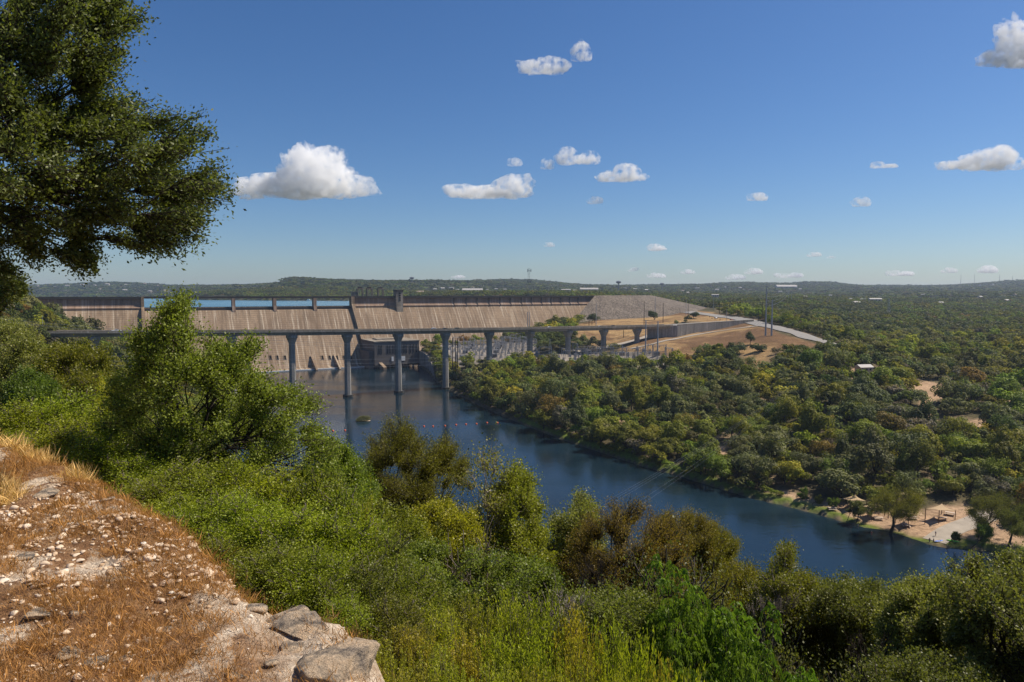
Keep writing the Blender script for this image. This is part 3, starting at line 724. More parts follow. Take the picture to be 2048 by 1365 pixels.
# ---------------------------------------------------------------- foliage geometry (numpy)
def unit(v): return v / np.maximum(np.linalg.norm(v, axis=-1, keepdims=True), 1e-9)
def segs(A, B, r0, r1, K=4, bend=0.0, rng=None):
    """many tapered tubes at once, each with a bent middle"""
    A = np.asarray(A, float); B = np.asarray(B, float); n = len(A)
    if n == 0: return np.zeros((0, 3)), np.zeros((0, 4), int)
    d = unit(B - A); L = np.linalg.norm(B - A, axis=1, keepdims=True)
    u = unit(np.cross(d, np.where(np.abs(d[:, 2:3]) > 0.9, [[1, 0, 0]], [[0, 0, 1]]))); v = np.cross(d, u)
    ts = (0, 0.33, 0.66, 1.0) if bend else (0, 1.0); rings = []
    o1 = (rng.normal(size=(n, 3)) if bend else np.zeros((n, 3))) * L * bend; o2 = (rng.normal(size=(n, 3)) if bend else np.zeros((n, 3))) * L * bend
    r0 = np.broadcast_to(np.asarray(r0, float), (n,))[:, None]; r1 = np.broadcast_to(np.asarray(r1, float), (n,))[:, None]
    for i, s in enumerate(ts):
        c = A + (B - A) * s + (o1 if i == 1 and bend else 0) + (o2 if i == 2 and bend else 0); r = r0 + (r1 - r0) * s
        for k in range(K):
            a = 2 * math.pi * k / K; rings.append(c + (u * math.cos(a) + v * math.sin(a)) * r)
    R = len(ts); V = np.stack(rings, 1)                      # n, R*K, 3
    q = []
    for i in range(R - 1):
        for k in range(K): q.append((i * K + k, i * K + (k + 1) % K, (i + 1) * K + (k + 1) % K, (i + 1) * K + k))
    Q = (np.arange(n)[:, None, None] * (R * K) + np.array(q)[None]).reshape(-1, 4)
    return V.reshape(-1, 3), Q
def leafquads(P, D, size, rng, wid=0.42):
    n = len(P); D = unit(D); W = unit(np.cross(D, rng.normal(size=(n, 3)))) ; s = np.broadcast_to(size, (n,))[:, None]
    nn = np.cross(D, W)
    V = np.stack([P, P + D * s * 0.5 + W * s * wid + nn * s * 0.08, P + D * s, P + D * s * 0.5 - W * s * wid + nn * s * 0.08], 1).reshape(-1, 3)
    return V, np.arange(n * 4).reshape(-1, 4)
def kmeans(P, k, rng, it=6):
    k = min(k, len(P)); C = P[rng.choice(len(P), k, replace=False)]
    for _ in range(it):
        a = ((P[:, None] - C[None]) ** 2).sum(-1).argmin(1)
        C = np.array([P[a == i].mean(0) if (a == i).any() else C[i] for i in range(k)])
    return C, ((P[:, None] - C[None]) ** 2).sum(-1).argmin(1)
def cat(parts):
    V, Q, o = [], [], 0
    for v, q in parts:
        if len(v): V.append(v); Q.append(q + o); o += len(v)
    return np.concatenate(V), np.concatenate(Q)
def tree_from_tips(tips, base, fork, rng, r0, k1=7, k2=7, leaves=40, lsize=0.035, spread=0.1, style='leaf', droop=0.0, lw=0.42, bare=0.0):
    """branches grown from base through fork to every tip; returns wood (V,Q), leaves (V,Q,tint)"""
    tips = np.asarray(tips, float); base = np.asarray(base, float); fork = np.asarray(fork, float)
    wood = []
    mid = (base + fork) / 2 + rng.normal(size=3) * np.linalg.norm(fork - base) * 0.06
    wood.append(segs([base], [mid], r0, r0 * 0.82, 8)); wood.append(segs([mid], [fork], r0 * 0.82, r0 * 0.62, 8))
    C, a = kmeans(tips, k1, rng); C1 = C * 0.5 + fork * 0.5 + [0, 0, -0.02]
    wood.append(segs(np.repeat([fork], len(C1), 0), C1, r0 * 0.4, r0 * 0.24, 6, 0.05, rng))
    S = np.zeros_like(tips)
    for i in range(len(C1)):
        T = tips[a == i]
        if len(T) == 0: continue
        c2, b_ = kmeans(T, k2, rng); c2 = c2 * 0.76 + C1[i] * 0.24
        wood.append(segs(np.repeat([C1[i]], len(c2), 0), c2, r0 * 0.16, r0 * 0.07, 5, 0.07, rng))
        S[a == i] = c2[b_]
    wood.append(segs(S, tips, max(r0 * 0.06, 0.004), 0.003, 3, 0.08, rng))
    keep = rng.random(len(tips)) >= bare; S_, T_ = S[keep], tips[keep]; n = len(T_)
    d = unit(T_ - S_); L = np.linalg.norm(T_ - S_, axis=1)
    i = np.repeat(np.arange(n), leaves); m = len(i)
    t_ = rng.uniform(0.1, 1.04, m) ** 0.7
    if style == 'frond':
        # arching compound leaves: leaflets in pairs along a drooping rachis
        nf = 4; i = np.repeat(np.arange(n), nf); m = len(i); az = rng.uniform(0, 2 * np.pi, m)
        h = np.stack([np.cos(az), np.sin(az), rng.uniform(0.2, 0.7, m)], 1); h = unit(h + d[i] * 0.4); RL = rng.uniform(0.28, 0.5, m) * spread / 0.1
        P, D = [], []
        for k in range(10):
            s = (k + 1.5) / 11; c = T_[i] + h * (RL * s)[:, None] + np.array([0, 0, -1]) * (RL * s * s * 0.75)[:, None]
            tg = unit(h + np.array([0, 0, -1.5 * s])[None]); side = unit(np.cross(tg, [0, 0, 1]))
            for sg in (-1, 1): P.append(c); D.append(side * sg + tg * 0.45 + np.array([0, 0, -0.35]) + rng.normal(size=(m, 3)) * 0.12)
        P = np.concatenate(P); D = np.concatenate(D); sz = lsize * rng.uniform(0.75, 1.2, len(P)); V, Q = leafquads(P, D, sz, rng, 0.16)
        return cat(wood), (V, Q, np.clip(rng.normal(0.55, 0.2, len(Q)), 0, 1))
    P = S_[i] + (T_ - S_)[i] * t_[:, None] + rng.normal(size=(m, 3)) * (spread * (0.35 + 0.65 * t_))[:, None]
    P[:, 2] -= droop * rng.random(m) * spread
    D = d[i] * 0.6 + rng.normal(size=(m, 3)) * 0.7 + np.array([0, 0, 0.15 - droop * 0.3])
    V, Q = leafquads(P, D, lsize * rng.uniform(0.6, 1.25, m), rng, lw)
    tw = rng.normal(0, 0.12, n)[i]
    return cat(wood), (V, Q, np.clip(rng.normal(0.5, 0.2, m) + tw, 0, 1))
def inpoly(x, y, P): return poly_sd(x, y, np.array(P, float)) < 0
def poly_tips(poly, Y, depth, n, rng, clump=0.5):
    """tip points filling an outline at its own distance, with real depth"""
    P = np.array(poly, float); lo, hi = P.min(0), P.max(0); out = []
    mx_ = None
    q = rng.uniform(lo, hi, (40000, 2)); sd = -poly_sd(q[:, 0], q[:, 1], P); mx_ = sd.max() ; ok = sd > 0
    q, sd = q[ok], sd[ok]
    if clump > 0:
        sc = 14.0 / max(hi - lo); nz_ = vnoise(q[:, 0] * sc + 31, q[:, 1] * sc, int(rng.integers(1e6))); w_ = nz_ > clump * 0.55; q, sd = q[w_], sd[w_]
    per = 15; nc_ = max(12, n // per); sel = rng.choice(len(q), min(nc_, len(q)), replace=False); q, sd = q[sel], sd[sel]
    R_ = 1.15 * math.sqrt((hi - lo).prod() * 0.8 / nc_ / 3.14) * rng.uniform(0.55, 1.5, len(q))
    cen = P.mean(0); dirs = (q - cen) + [0, -0.35 * (hi - lo)[1] * 0.5]; dirs = dirs / np.maximum(np.linalg.norm(dirs, axis=1, keepdims=True), 1e-6)
    ii = np.repeat(np.arange(len(q)), per); al = rng.normal(size=len(ii)) * 0.62; ac = rng.normal(size=len(ii)) * 0.46; dd_ = dirs[ii]; pp_ = np.stack([-dd_[:, 1], dd_[:, 0]], 1)
    q = q[ii] + (dd_ * al[:, None] + pp_ * ac[:, None]) * R_[ii][:, None]; sd = np.maximum(sd[ii], 1e-3); sgn_c = rng.uniform(-1, 1, len(cen) and nc_ + 5)[ii]
    half = depth * 0.5 * np.sqrt(np.clip(sd / mx_ * 1.6, 0.02, 1)); s = np.sign(sgn_c) * np.abs(sgn_c) ** 0.6 + rng.normal(size=len(q)) * 0.12
    Yv = Y + half * s
    a_ = (q[:, 0] - 1024) / F; b_ = (682.5 - q[:, 1]) / F; yy = b_ * SP + CP; zz = b_ * CP - SP; k = Yv / yy
    return np.stack([a_ * k, Yv, CAMZ + zz * k], 1)
def mesh_obj(name, V, Q, mat, parent, tint=None, color=None, origin=None):
    if origin is not None: V = V - np.asarray(origin)
    o = bpy.data.objects.new(name, np_mesh(name, V, Q, mat, tint=tint)); link(o, parent)
    if color is not None: o.color = (*color, 1)
    return o
def poly_tree(name, label, catg, poly, Y, depth, basepx, n=400, leaves=40, ls=0.035, r0=0.1, spread=0.1, color=(0.08, 0.1, 0.03), bark='bark', group=None,
              seed=1, mat='leaf', k1=7, k2=7, style='leaf', forkf=0.35, base=None, fork=None, droop=0.0, lw=0.42, bare=0.0, clump=0.5):
    rng = np.random.default_rng(seed); tips = poly_tips(poly, Y, depth, n, rng, clump)
    if base is None:
        bx = (basepx - 1024) / F * Y; base = np.array([bx, Y, float(ground(bx, Y)[0]) - 0.1])
    c = tips.mean(0); low = np.percentile(tips[:, 2], 12)
    if fork is None: fork = base * (1 - forkf) + c * forkf; fork[2] = max(fork[2], min(low, base[2] + 0.75 * (c[2] - base[2])) * 0.6 + fork[2] * 0.4)
    wd, lf = tree_from_tips(tips, base, fork, rng, r0, k1, k2, leaves, ls, spread, style, droop, lw, bare)
    color = color if Y > 60 or 'live_oak' == name else tuple(c_ * 1.2 for c_ in color)
    e = empty(name, tuple(base)); tag(e, label, catg, group)
    mesh_obj('trunk', wd[0], wd[1], M[bark], e, origin=base)
    mesh_obj('crown', lf[0], lf[1], M[mat], e, tint=lf[2], color=color, origin=base)
    return e

# crowns for the middle distance: clumps of leaf-sized faces on uneven lobes, unit width
def clump_crown(rng, lobes=14, per=220, fs=0.05, flat=0.75, top=0.5, airy=0.0):
    C = rng.normal(size=(lobes, 3)) * [0.21, 0.21, 0.14 * flat]; C = np.clip(C, -0.36, 0.36); C[:, 2] = C[:, 2] + 0.62 * flat
    R = rng.uniform(0.13, 0.24, lobes)
    P, D, T = [], [], []
    for i in range(lobes):
        u = unit(rng.normal(size=(per, 3))); u[:, 2] = np.where(u[:, 2] < -0.45, -u[:, 2], u[:, 2])
        bump_ = 1 + 0.28 * (vnoise(u[:, 0] * 3.3 + i * 7, u[:, 1] * 3.3 + u[:, 2] * 2, 5) - 0.5) * 2
        p = C[i] + u * (R[i] * bump_ * (1 - airy * rng.random(per)))[:, None] * [1, 1, flat + 0.1]; P.append(p)
        D.append(unit(u + rng.normal(size=(per, 3)) * 0.4 + [0, 0, 0.25])); T.append(rng.normal(0.5, 0.17, per) + rng.normal(0, 0.1))
    P, D, T = np.concatenate(P), np.concatenate(D), np.concatenate(T)
    # face lies across the outward direction
    n = len(P); a = unit(np.cross(D, rng.normal(size=(n, 3)))); b_ = np.cross(D, a); s = fs * rng.uniform(0.6, 1.35, n)[:, None]
    V = np.stack([P - a * s * .5, P - b_ * s * .42, P + a * s * .5, P + b_ * s * .42], 1).reshape(-1, 3)
    return V, np.arange(n * 4).reshape(-1, 4), np.clip(T, 0, 1)
def mid_wood(rng, top=0.5):
    f = np.array([rng.normal(0, 0.03), rng.normal(0, 0.03), top * 0.4])
    ends = np.array([[math.cos(a) * 0.25, math.sin(a) * 0.25, top * rng.uniform(0.9, 1.3)] for a in rng.uniform(0, 6.28, 6)])
    return cat([segs([[0, 0, -0.08]], [f], 0.03, 0.022, 6), segs(np.repeat([f], 6, 0), ends, 0.018, 0.006, 5, 0.08, rng)])
PAL = {'oak': (0.115, 0.125, 0.055), 'juniper': (0.075, 0.095, 0.028), 'olive': (0.145, 0.15, 0.022), 'green': (0.135, 0.17, 0.024), 'lime': (0.20, 0.225, 0.028),
       'yellow': (0.24, 0.22, 0.03), 'rust': (0.17, 0.115, 0.03), 'grey': (0.12, 0.11, 0.085)}
rngp = np.random.default_rng(5)
PROTO = []   # (kind, crownV, crownQ, tint, woodV, woodQ)
for k in range(9):
    kind = ['round', 'round', 'round', 'spreading', 'spreading', 'narrow', 'airy', 'airy', 'round'][k]
    fl = {'round': 0.85, 'spreading': 0.6, 'narrow': 1.25, 'airy': 1.0}[kind]
    cv_ = clump_crown(rngp, 20 if kind != 'airy' else 15, 210 if kind != 'airy' else 130, 0.05 if kind != 'airy' else 0.045, fl, airy=0.35 if kind == 'airy' else 0.12)
    PROTO.append((kind, *cv_, *mid_wood(rngp, fl * 0.62)))

# ---------------------------------------------------------------- where mid-distance trees stand
rngf = np.random.default_rng(11)
def scatter(rmin, rmax, spacing, amin=-44, amax=44):
    pts = []
    r = rmin
    while r < rmax:
        n_ = int(rad(amax - amin) * r / spacing); th = rad(amin) + (np.arange(n_) + rngf.uniform(0, 1, n_)) / n_ * rad(amax - amin)
        rr_ = r + rngf.uniform(-0.5, 0.5, n_) * spacing; pts.append(np.stack([np.sin(th) * rr_, np.cos(th) * rr_], 1)); r += spacing
    return np.concatenate(pts)
def allowed(p, margin=0):
    x, y = p[:, 0], p[:, 1]; ok = poly_sd(x, y, WATER) > 1.5 + margin
    sdl = (x - AX.x) * DN.x + (y - AX.y) * DN.y; s_ = (x - AX.x) * DU.x + (y - AX.y) * DU.y
    ok &= ~((s_ > dam_s(-250)) & (s_ < dam_s(1200) + 10) & (sdl > -12) & (sdl < 56))
    ok &= poly_sd(x, y, LAKE) > -5
    for P_ in DRY + SAND[:1]: ok &= poly_sd(x, y, P_) > 3.5
    for P_ in SAND[1:]: ok &= poly_sd(x, y, P_) > 3.8
    for P_ in YARD: ok &= poly_sd(x, y, P_) > 1
    ok &= poly_sd(x, y, np.array(HWY), False) > 13
    e0, e1 = bp(-6), bp(12); ok &= ~((poly_sd(x, y, np.array([(e0.x, e0.y), (e1.x, e1.y)]), False) < 9) & (x > -110))
    emb = np.array([(v.x, v.y) for v in (BL, BR, BR2, BL2)]); ok &= poly_sd(x, y, emb) > 4
    ok &= ~((x > bp(8.3).x - 5) & (x < 262) & (np.abs(y - (501 + 21 * (x + 162) / 35.6)) < 22))
    return ok
PTS = scatter(185, 900, 7.4); PTS = PTS[allowed(PTS)]
d_near = poly_sd(PTS[:, 0], PTS[:, 1], WATER)
# bushes and small trees line the far bank at the water's edge
bank = []
for i in range(len(FB) - 2):
    (ax, ay), (bx, by) = FB[i], FB[i + 1]; L = math.hypot(bx - ax, by - ay)
    for k in range(max(1, int(L / 4.0))):
        f_ = (k + rngf.random()) / max(1, int(L / 4.0)); off_ = rngf.uniform(1.5, 5.5); bank.append((ax + (bx - ax) * f_ + (by - ay) / L * -off_, ay + (by - ay) * f_ + (bx - ax) / L * off_))
bank = np.array(bank)
for P_ in SAND[:1]: bank = bank[poly_sd(bank[:, 0], bank[:, 1], P_) > 1]
bank = bank[poly_sd(bank[:, 0], bank[:, 1], WATER) > 0.8]
def kind_colour(x, y):
    a = vnoise(x / 55, y / 55, 91); b_ = vnoise(x / 16, y / 16, 92); r_ = rngf.random()
    v = 0.5 * a + 0.3 * b_ + 0.2 * r_; Yd = math.hypot(x, y); q = rngf.random()
    if q < 0.02: return 'grey'
    if q < 0.04: return 'yellow'
    if q < 0.055: return 'rust'
    if v < 0.34: return 'juniper'
    if v < 0.52: return 'oak'
    if v < 0.63: return 'olive'
    if v < 0.74: return 'green'
    return 'lime' if v > 0.80 else 'green'
recs = []  # x, y, z, width, height, rot, proto, colourname, isbank
zz_ = ground(PTS[:, 0], PTS[:, 1])
for (x, y), z in zip(PTS, zz_):
    if x < 30 and y < 330 and poly_sd(np.array([x]), np.array([y]), WATER)[0] > 0 and x < 0.35 * y - 20: pass
    cn = kind_colour(x, y); pr = int(rngf.integers(9)); wdt = float(np.clip(np.exp(rngf.normal(2.28, 0.28)), 5.5, 17)) * (0.8 if cn == 'juniper' else 1.0)
    if y > 560: wdt *= 0.9
    recs.append((x, y, z, wdt, wdt * rngf.uniform(0.8, 1.15), rngf.uniform(0, 6.28), pr, cn, 0))
for (x, y), z in zip(bank, ground(bank[:, 0], bank[:, 1])):
    wdt = rngf.uniform(2.8, 5.5); recs.append((x, y, z, wdt, wdt * rngf.uniform(0.75, 1.1), rngf.uniform(0, 6.28), int(rngf.choice([6, 7, 1, 2])), str(rngf.choice(['green', 'olive', 'lime', 'olive', 'rust'], p=[.35, .35, .12, .13, .05])), 1))
def visible(x, y, z, h, wd):
    px, py = proj(x, y, z + h * 0.6)
    if not (-30 < px < 2078): return False
    # hidden behind the near hillside planting
    lim = np.interp(px, [0, 200, 560, 700, 900, 1000, 1100, 1480, 1600, 1800, 1900, 2048], [760, 850, 880, 930, 975, 990, 1010, 1110, 1160, 1165, 1120, 1105])
    return py < lim
vis = [r for r in recs if visible(r[0], r[1], r[2], r[4], r[3])]
vis.sort(key=lambda r: -r[3] / math.hypot(r[0], r[1]))
NIND = 285
big, rest = vis[:NIND], vis[NIND:]
ADJ = {'oak': 'grey-green', 'juniper': 'very dark green', 'olive': 'olive green', 'green': 'mid green', 'lime': 'bright yellowish green', 'yellow': 'yellowing', 'rust': 'rust-brown', 'grey': 'bare greyish'}
SHP = {'round': 'rounded', 'spreading': 'broad low', 'narrow': 'tall narrow', 'airy': 'loose airy'}
# proto trees as objects
def proto_tree(k):
    kind, cv_, cq, ct, wv, wq = PROTO[k]
    e = empty('bank_tree'); mesh_obj('trunk', wv, wq, M['bark_dark'], e); mesh_obj('crown', cv_, cq, M['leaf_mid'], e, tint=ct)
    return e
pobj = {}; used_labels = set()
def place_where(x, y):
    px, py = proj(x, y, 4); sd = float(poly_sd(np.array([x]), np.array([y]), WATER)[0])
    if px > 1600 and sd < 26: return 'by the picnic shore'
    if sd < 7: return 'at the far waterline'
    if sd < 22: return 'behind the bank scrub'
    if y > 560: return 'near the switchyard' if px < 1450 else 'below the highway'
    if px > 1800: return 'beside the clearings' if y > 300 else 'above the boat ramp'
    return 'across the river'
big.sort(key=lambda r: proj(r[0], r[1], r[2])[0])
counts = {}
for r in big:
    w_ = place_where(r[0], r[1]); kx = ((SHP[PROTO[r[6]][0]] if not r[8] else 'low bushy'), ADJ[r[7]], w_); counts.setdefault(kx, []).append(r)
ORD = ['first', 'second', 'third', 'fourth', 'fifth', 'sixth', 'seventh', 'eighth', 'ninth', 'tenth', 'eleventh', 'twelfth', 'thirteenth', 'fourteenth', 'fifteenth', 'sixteenth', 'seventeenth', 'eighteenth', 'nineteenth', 'twentieth']
for kx, lst in counts.items():
    for i, r in enumerate(lst):
        x, y, z, wd_, ht, rot, pr, cn, isb = r
        if pr not in pobj: e = pobj[pr] = proto_tree(pr)
        else: e = copy_tree(pobj[pr])
        e.location = (x, y, z - 0.2); e.rotation_euler = (0, 0, rot); e.scale = (wd_, wd_, ht)
        c = PAL[cn]; j = rngf.uniform(0.8, 1.25); j2 = rngf.uniform(0.9, 1.12)
        for ch in e.children: ch.color = (c[0] * j * j2, c[1] * j, c[2] * j, 1)
        what = 'bush' if isb else 'tree'
        if len(lst) == 1: lab = 'the only %s %s %s %s' % (kx[0], kx[1], what, kx[2])
        elif i == 0: lab = '%s %s %s %s, leftmost of its kind' % (kx[0], kx[1], what, kx[2])
        elif i == len(lst) - 1: lab = '%s %s %s %s, rightmost of its kind' % (kx[0], kx[1], what, kx[2])
        else: lab = '%s %s %s %s, %s of its kind from left' % (kx[0], kx[1], what, kx[2], ORD[i] if i < 20 else '%dth' % (i + 1))
        e.name = 'waterside_bush' if isb else 'woodland_tree'
        tag(e, lab, what, 'bushes along the far bank' if isb else 'trees of the far bank woods')
for e in pobj.values():
    if 'label' not in e: print('unused proto')

# everything farther or smaller: one woodland object
WV, WQ, WT_, WC, off_n = [], [], [], [], 0
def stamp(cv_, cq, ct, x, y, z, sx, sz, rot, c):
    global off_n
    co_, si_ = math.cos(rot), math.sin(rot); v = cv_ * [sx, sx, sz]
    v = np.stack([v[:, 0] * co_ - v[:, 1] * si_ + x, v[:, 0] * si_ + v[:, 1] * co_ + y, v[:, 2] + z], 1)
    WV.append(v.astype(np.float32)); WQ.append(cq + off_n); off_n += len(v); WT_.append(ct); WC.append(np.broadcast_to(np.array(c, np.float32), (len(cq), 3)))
rl = np.random.default_rng(3)
LOD1 = [clump_crown(rl, 12, 46, 0.10, rl.uniform(0.7, 1.05), airy=0.1) for _ in range(8)]
LOD2 = [clump_crown(rl, 7, 13, 0.20, rl.uniform(0.6, 0.9)) for _ in range(8)]
LOD3 = [clump_crown(rl, 4, 7, 0.36, rl.uniform(0.5, 0.7)) for _ in range(8)]
def cvar(cn):
    c = np.array(PAL[cn]); return c * rngf.uniform(0.62, 1.42) * np.array([rngf.uniform(0.85, 1.2), 1, 1])
for r in rest:
    x, y, z, wd_, ht, rot, pr, cn, isb = r; L = LOD1[pr % 8] if math.hypot(x, y) < 620 else LOD1[(pr + 3) % 8]
    stamp(*L, x, y, z - 0.4, wd_ * 1.05, ht, rot, cvar(cn))
P2 = scatter(900, 2300, 12.5, -40, 40); P2 = P2[allowed(P2)]; g2 = ground(P2[:, 0], P2[:, 1])
for (x, y), z in zip(P2, g2):
    if x / y < -0.12 and y < 1500: continue
    wd_ = rngf.uniform(9, 17); stamp(*LOD2[int(rngf.integers(8))], x, y, z - 1.0, wd_, wd_ * 0.75, rngf.uniform(0, 6.28), cvar(kind_colour(x, y)) * np.array([.66, .70, .80]))  # far crowns darker and bluer: the look of hazy distance put into their colour
P3 = scatter(2300, 6200, 30, -40, 40); g3 = ground(P3[:, 0], P3[:, 1]); ok = poly_sd(P3[:, 0], P3[:, 1], LAKE) > 0
for (x, y), z in zip(P3[ok], g3[ok]):
    wd_ = rngf.uniform(22, 38); stamp(*LOD3[int(rngf.integers(8))], x, y, z - 2.5, wd_, wd_ * 0.4, rngf.uniform(0, 6.28), cvar(kind_colour(x, y)) * np.array([.48, .54, .70]))  # farthest crowns tinted bluer still, distance haze painted into the colour
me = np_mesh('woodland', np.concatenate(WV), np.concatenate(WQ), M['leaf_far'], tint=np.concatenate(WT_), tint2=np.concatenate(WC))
tag(link(bpy.data.objects.new('woodland', me)), 'dark green scrub woodland covering the valley and distant hills', 'woodland', kind='stuff')
print('woodland faces', len(me.polygons), 'trees', len(vis)); del WV, WQ, WT_, WC
# ---------------------------------------------------------------- stony ledge underfoot
gxs = np.arange(-13, 1.8, 0.035); gys = np.arange(0.6, 15.5, 0.035); XX, YY = np.meshgrid(gxs, gys)
def ledge(x, y):
    e = poly_sd(x, y, EDGE)                     # negative on the ledge
    z = 77.8 + fbm(x / 1.6, y / 1.6, 41) * 0.14 + fbm(x / 0.35, y / 0.35, 43, 3) * 0.08
    slab = np.round(fbm(x / 0.9 + 7, y / 0.9, 47, 3) * 5) / 5 * 0.10
    z = z + slab * sstep(-1.3, -0.2, e) - np.clip(e, 0, 1.6) * 2.2 - sstep(-0.3, 0.05, e) * 0.12
    return z, e
ZZ, EE = ledge(XX.ravel(), YY.ravel())
M['ledge'], t, b = new_mat('stony_soil'); co = coords(t)
n1 = noise(t, co, 1.1, 6, 0.65); n2 = noise(t, co, 9.0, 6, 0.75); n3 = noise(t, co, 45.0, 4, 0.7)
soil = ramp(t, n2, [(0.3, (0.13, 0.06, 0.028)), (0.5, (0.28, 0.145, 0.065)), (0.7, (0.48, 0.30, 0.16))])
stone = ramp(t, n2, [(0.3, (0.40, 0.27, 0.17)), (0.62, (0.80, 0.66, 0.50))])
sp_ = N(t, 'ShaderNodeAttribute', attribute_name='col')
rk = ramp(t, n1, [(0.53, 0.0), (0.57, 1.0)])
add = N(t, 'ShaderNodeMath', operation='ADD'); add.use_clamp = True; t.links.new(rk, add.inputs[0]); t.links.new(sp_.outputs['Fac'], add.inputs[1])
c = mixc(t, add.outputs[0], soil, stone); c = mixc(t, 1.0, c, ramp(t, n3, [(0.3, 0.65), (0.7, 1.25)]), 'MULTIPLY')
t.links.new(c, b.inputs['Base Color']); b.inputs['Roughness'].default_value = 0.95
ad2 = N(t, 'ShaderNodeMath', operation='ADD'); t.links.new(n2, ad2.inputs[0]); t.links.new(n3, ad2.inputs[1]); bump(t, b, ad2.outputs[0], 0.9, 0.05)
ny_, nx_ = XX.shape; idx = np.arange(nx_ * ny_).reshape(ny_, nx_)
Q = np.stack([idx[:-1, :-1], idx[:-1, 1:], idx[1:, 1:], idx[1:, :-1]], -1).reshape(-1, 4)
Q = Q[(EE[Q] < 1.9).any(1)]
rockm = sstep(-0.75, -0.3, EE + 0.25 * fbm(XX.ravel() * 2, YY.ravel() * 2, 8)) * (XX.ravel() > -2.3); colr = np.repeat(rockm[:, None], 3, 1)
me = np_mesh('stony_ledge', np.stack([XX.ravel(), YY.ravel(), ZZ], 1), Q, M['ledge'], True, col=colr)
tag(link(bpy.data.objects.new('rocky_ground', me)), kind='structure')
def lz(x, y): return float(ledge(np.array([x]), np.array([y]))[0][0])

# ---------------------------------------------------------------- rocks
M['rock'], t, b = new_mat('limestone'); co = coords(t)
n1 = noise(t, co, 4.5, 8, 0.75); n2 = noise(t, co, 22, 6, 0.8)
c = ramp(t, n1, [(0.40, (0.17, 0.145, 0.125)), (0.48, (0.46, 0.36, 0.26)), (0.56, (0.72, 0.54, 0.36)), (0.75, (0.5, 0.30, 0.16))])
c = mixc(t, 1.0, c, ramp(t, n2, [(0.3, 0.55), (0.65, 1.2)]), 'MULTIPLY'); t.links.new(c, b.inputs['Base Color']); b.inputs['Roughness'].default_value = 0.9
ad2 = N(t, 'ShaderNodeMath', operation='ADD'); t.links.new(n2, ad2.inputs[0]); t.links.new(n1, ad2.inputs[1]); bump(t, b, ad2.outputs[0], 1.0, 0.06)
def ico(sub):
    bm = bmesh.new(); bmesh.ops.create_icosphere(bm, subdivisions=sub, radius=1); V = np.array([v.co[:] for v in bm.verts]); Fq = np.array([[v.index for v in f.verts] for f in bm.faces]); bm.free(); return V, Fq
I2, I3, I5 = ico(2), ico(3), ico(5)
def rockmesh(base, seed, rough=0.35, planes=9, lo=0.6):
    rng = np.random.default_rng(seed); V = base[0].copy(); r = np.ones(len(V))
    for k in range(planes):                       # cut by random planes: faceted stone
        nrm = unit(rng.normal(size=(1, 3)))[0]; dd = rng.uniform(lo, 0.95); p = V @ nrm; r = np.minimum(r, np.where(p > 1e-3, dd / np.maximum(p, 1e-3), 9))
    V = V * np.clip(r, 0.3, 1)[:, None]
    n_ = vnoise(V[:, 0] * 2.3 + V[:, 2] * 1.7 + 9, V[:, 1] * 2.3 - V[:, 2] * 1.3, seed) - 0.5
    n2_ = vnoise(V[:, 0] * 7 + V[:, 2] * 5, V[:, 1] * 7 - V[:, 2] * 4, seed + 1) - 0.5
    return V * (1 + rough * n_ + rough * 0.35 * n2_)[:, None], base[1]
big_rocks = [  # px, py, width px, label, squash
    (662, 1308, 270, 'large grey-edged limestone boulder at the lip of the ledge', 0.42),
    (560, 1205, 120, 'dark cracked rock where the shrubs meet the ledge', 0.4),
    (600, 1262, 90, 'tilted layered slab behind the large boulder', 0.3),
    (150, 1222, 45, 'pale rounded stone standing alone on the dry soil', 0.6),
    (140, 1290, 60, 'flat buff stone at the lower left of the slope', 0.4),
    (188, 1318, 62, 'long tan stone in the lower left stone patch', 0.35),
    (130, 1038, 60, 'rounded white rock among straw grass near the shrubs', 0.45),
    (90, 985, 70, 'flat pale ledge rock at the upper left', 0.3),
    (252, 1300, 45, 'whitish chipped stone between dry tufts', 0.5),
    (545, 1310, 40, 'broken white stones beside the boulder', 0.6),
    (75, 1225, 60, 'brown half-buried stone near the left edge', 0.35),
    (470, 1345, 55, 'pale stone at the bottom edge of the ledge', 0.4),
    (668, 1262, 20, 'small dark grey stone perched behind the boulder', 0.7),
    (612, 1228, 130, 'long flat rock slab along the upper lip of the ledge', 0.25), (505, 1185, 80, 'low dark rock where the ledge begins', 0.35),
    (45, 1100, 70, 'cream slab half buried at the left edge', 0.3), (230, 1150, 60, 'flat white slab in the middle of the dry slope', 0.3), (330, 1235, 55, 'pale blocky stone right of the dry slope centre', 0.4), (300, 1350, 70, 'tan slab at the bottom edge of the slope', 0.35), (400, 1290, 50, 'small cream slab beside rusty tufts', 0.35),
    (215, 1000, 35, 'white stone on the straw grass slope', 0.5)]
for i, (px, py, wp, lab, sq) in enumerate(big_rocks):
    p = gz(px, py, 77.85); w_ = wp / F * p.y * 0.5
    V, Fq = rockmesh(I5 if wp > 80 else I3, 100 + i, 0.2, 14, 0.42)
    V[:, 2] = np.where(V[:, 2] > .35, .35 + (V[:, 2] - .35) * .25, V[:, 2])
    rng = np.random.default_rng(i); V = V * [w_, w_ * rng.uniform(0.6, 0.9), w_ * sq]
    o = bpy.data.objects.new('rock', np_mesh('rock', V, Fq, M['rock'], wp > 80)); link(o); o.location = (p.x, p.y, lz(p.x, p.y) + w_ * sq * 0.05); o.rotation_euler = (rng.uniform(-.2, .2), rng.uniform(-.2, .2), rng.uniform(-.5, .5))
    tag(o, lab, 'rock', 'rocks on the stony ledge')
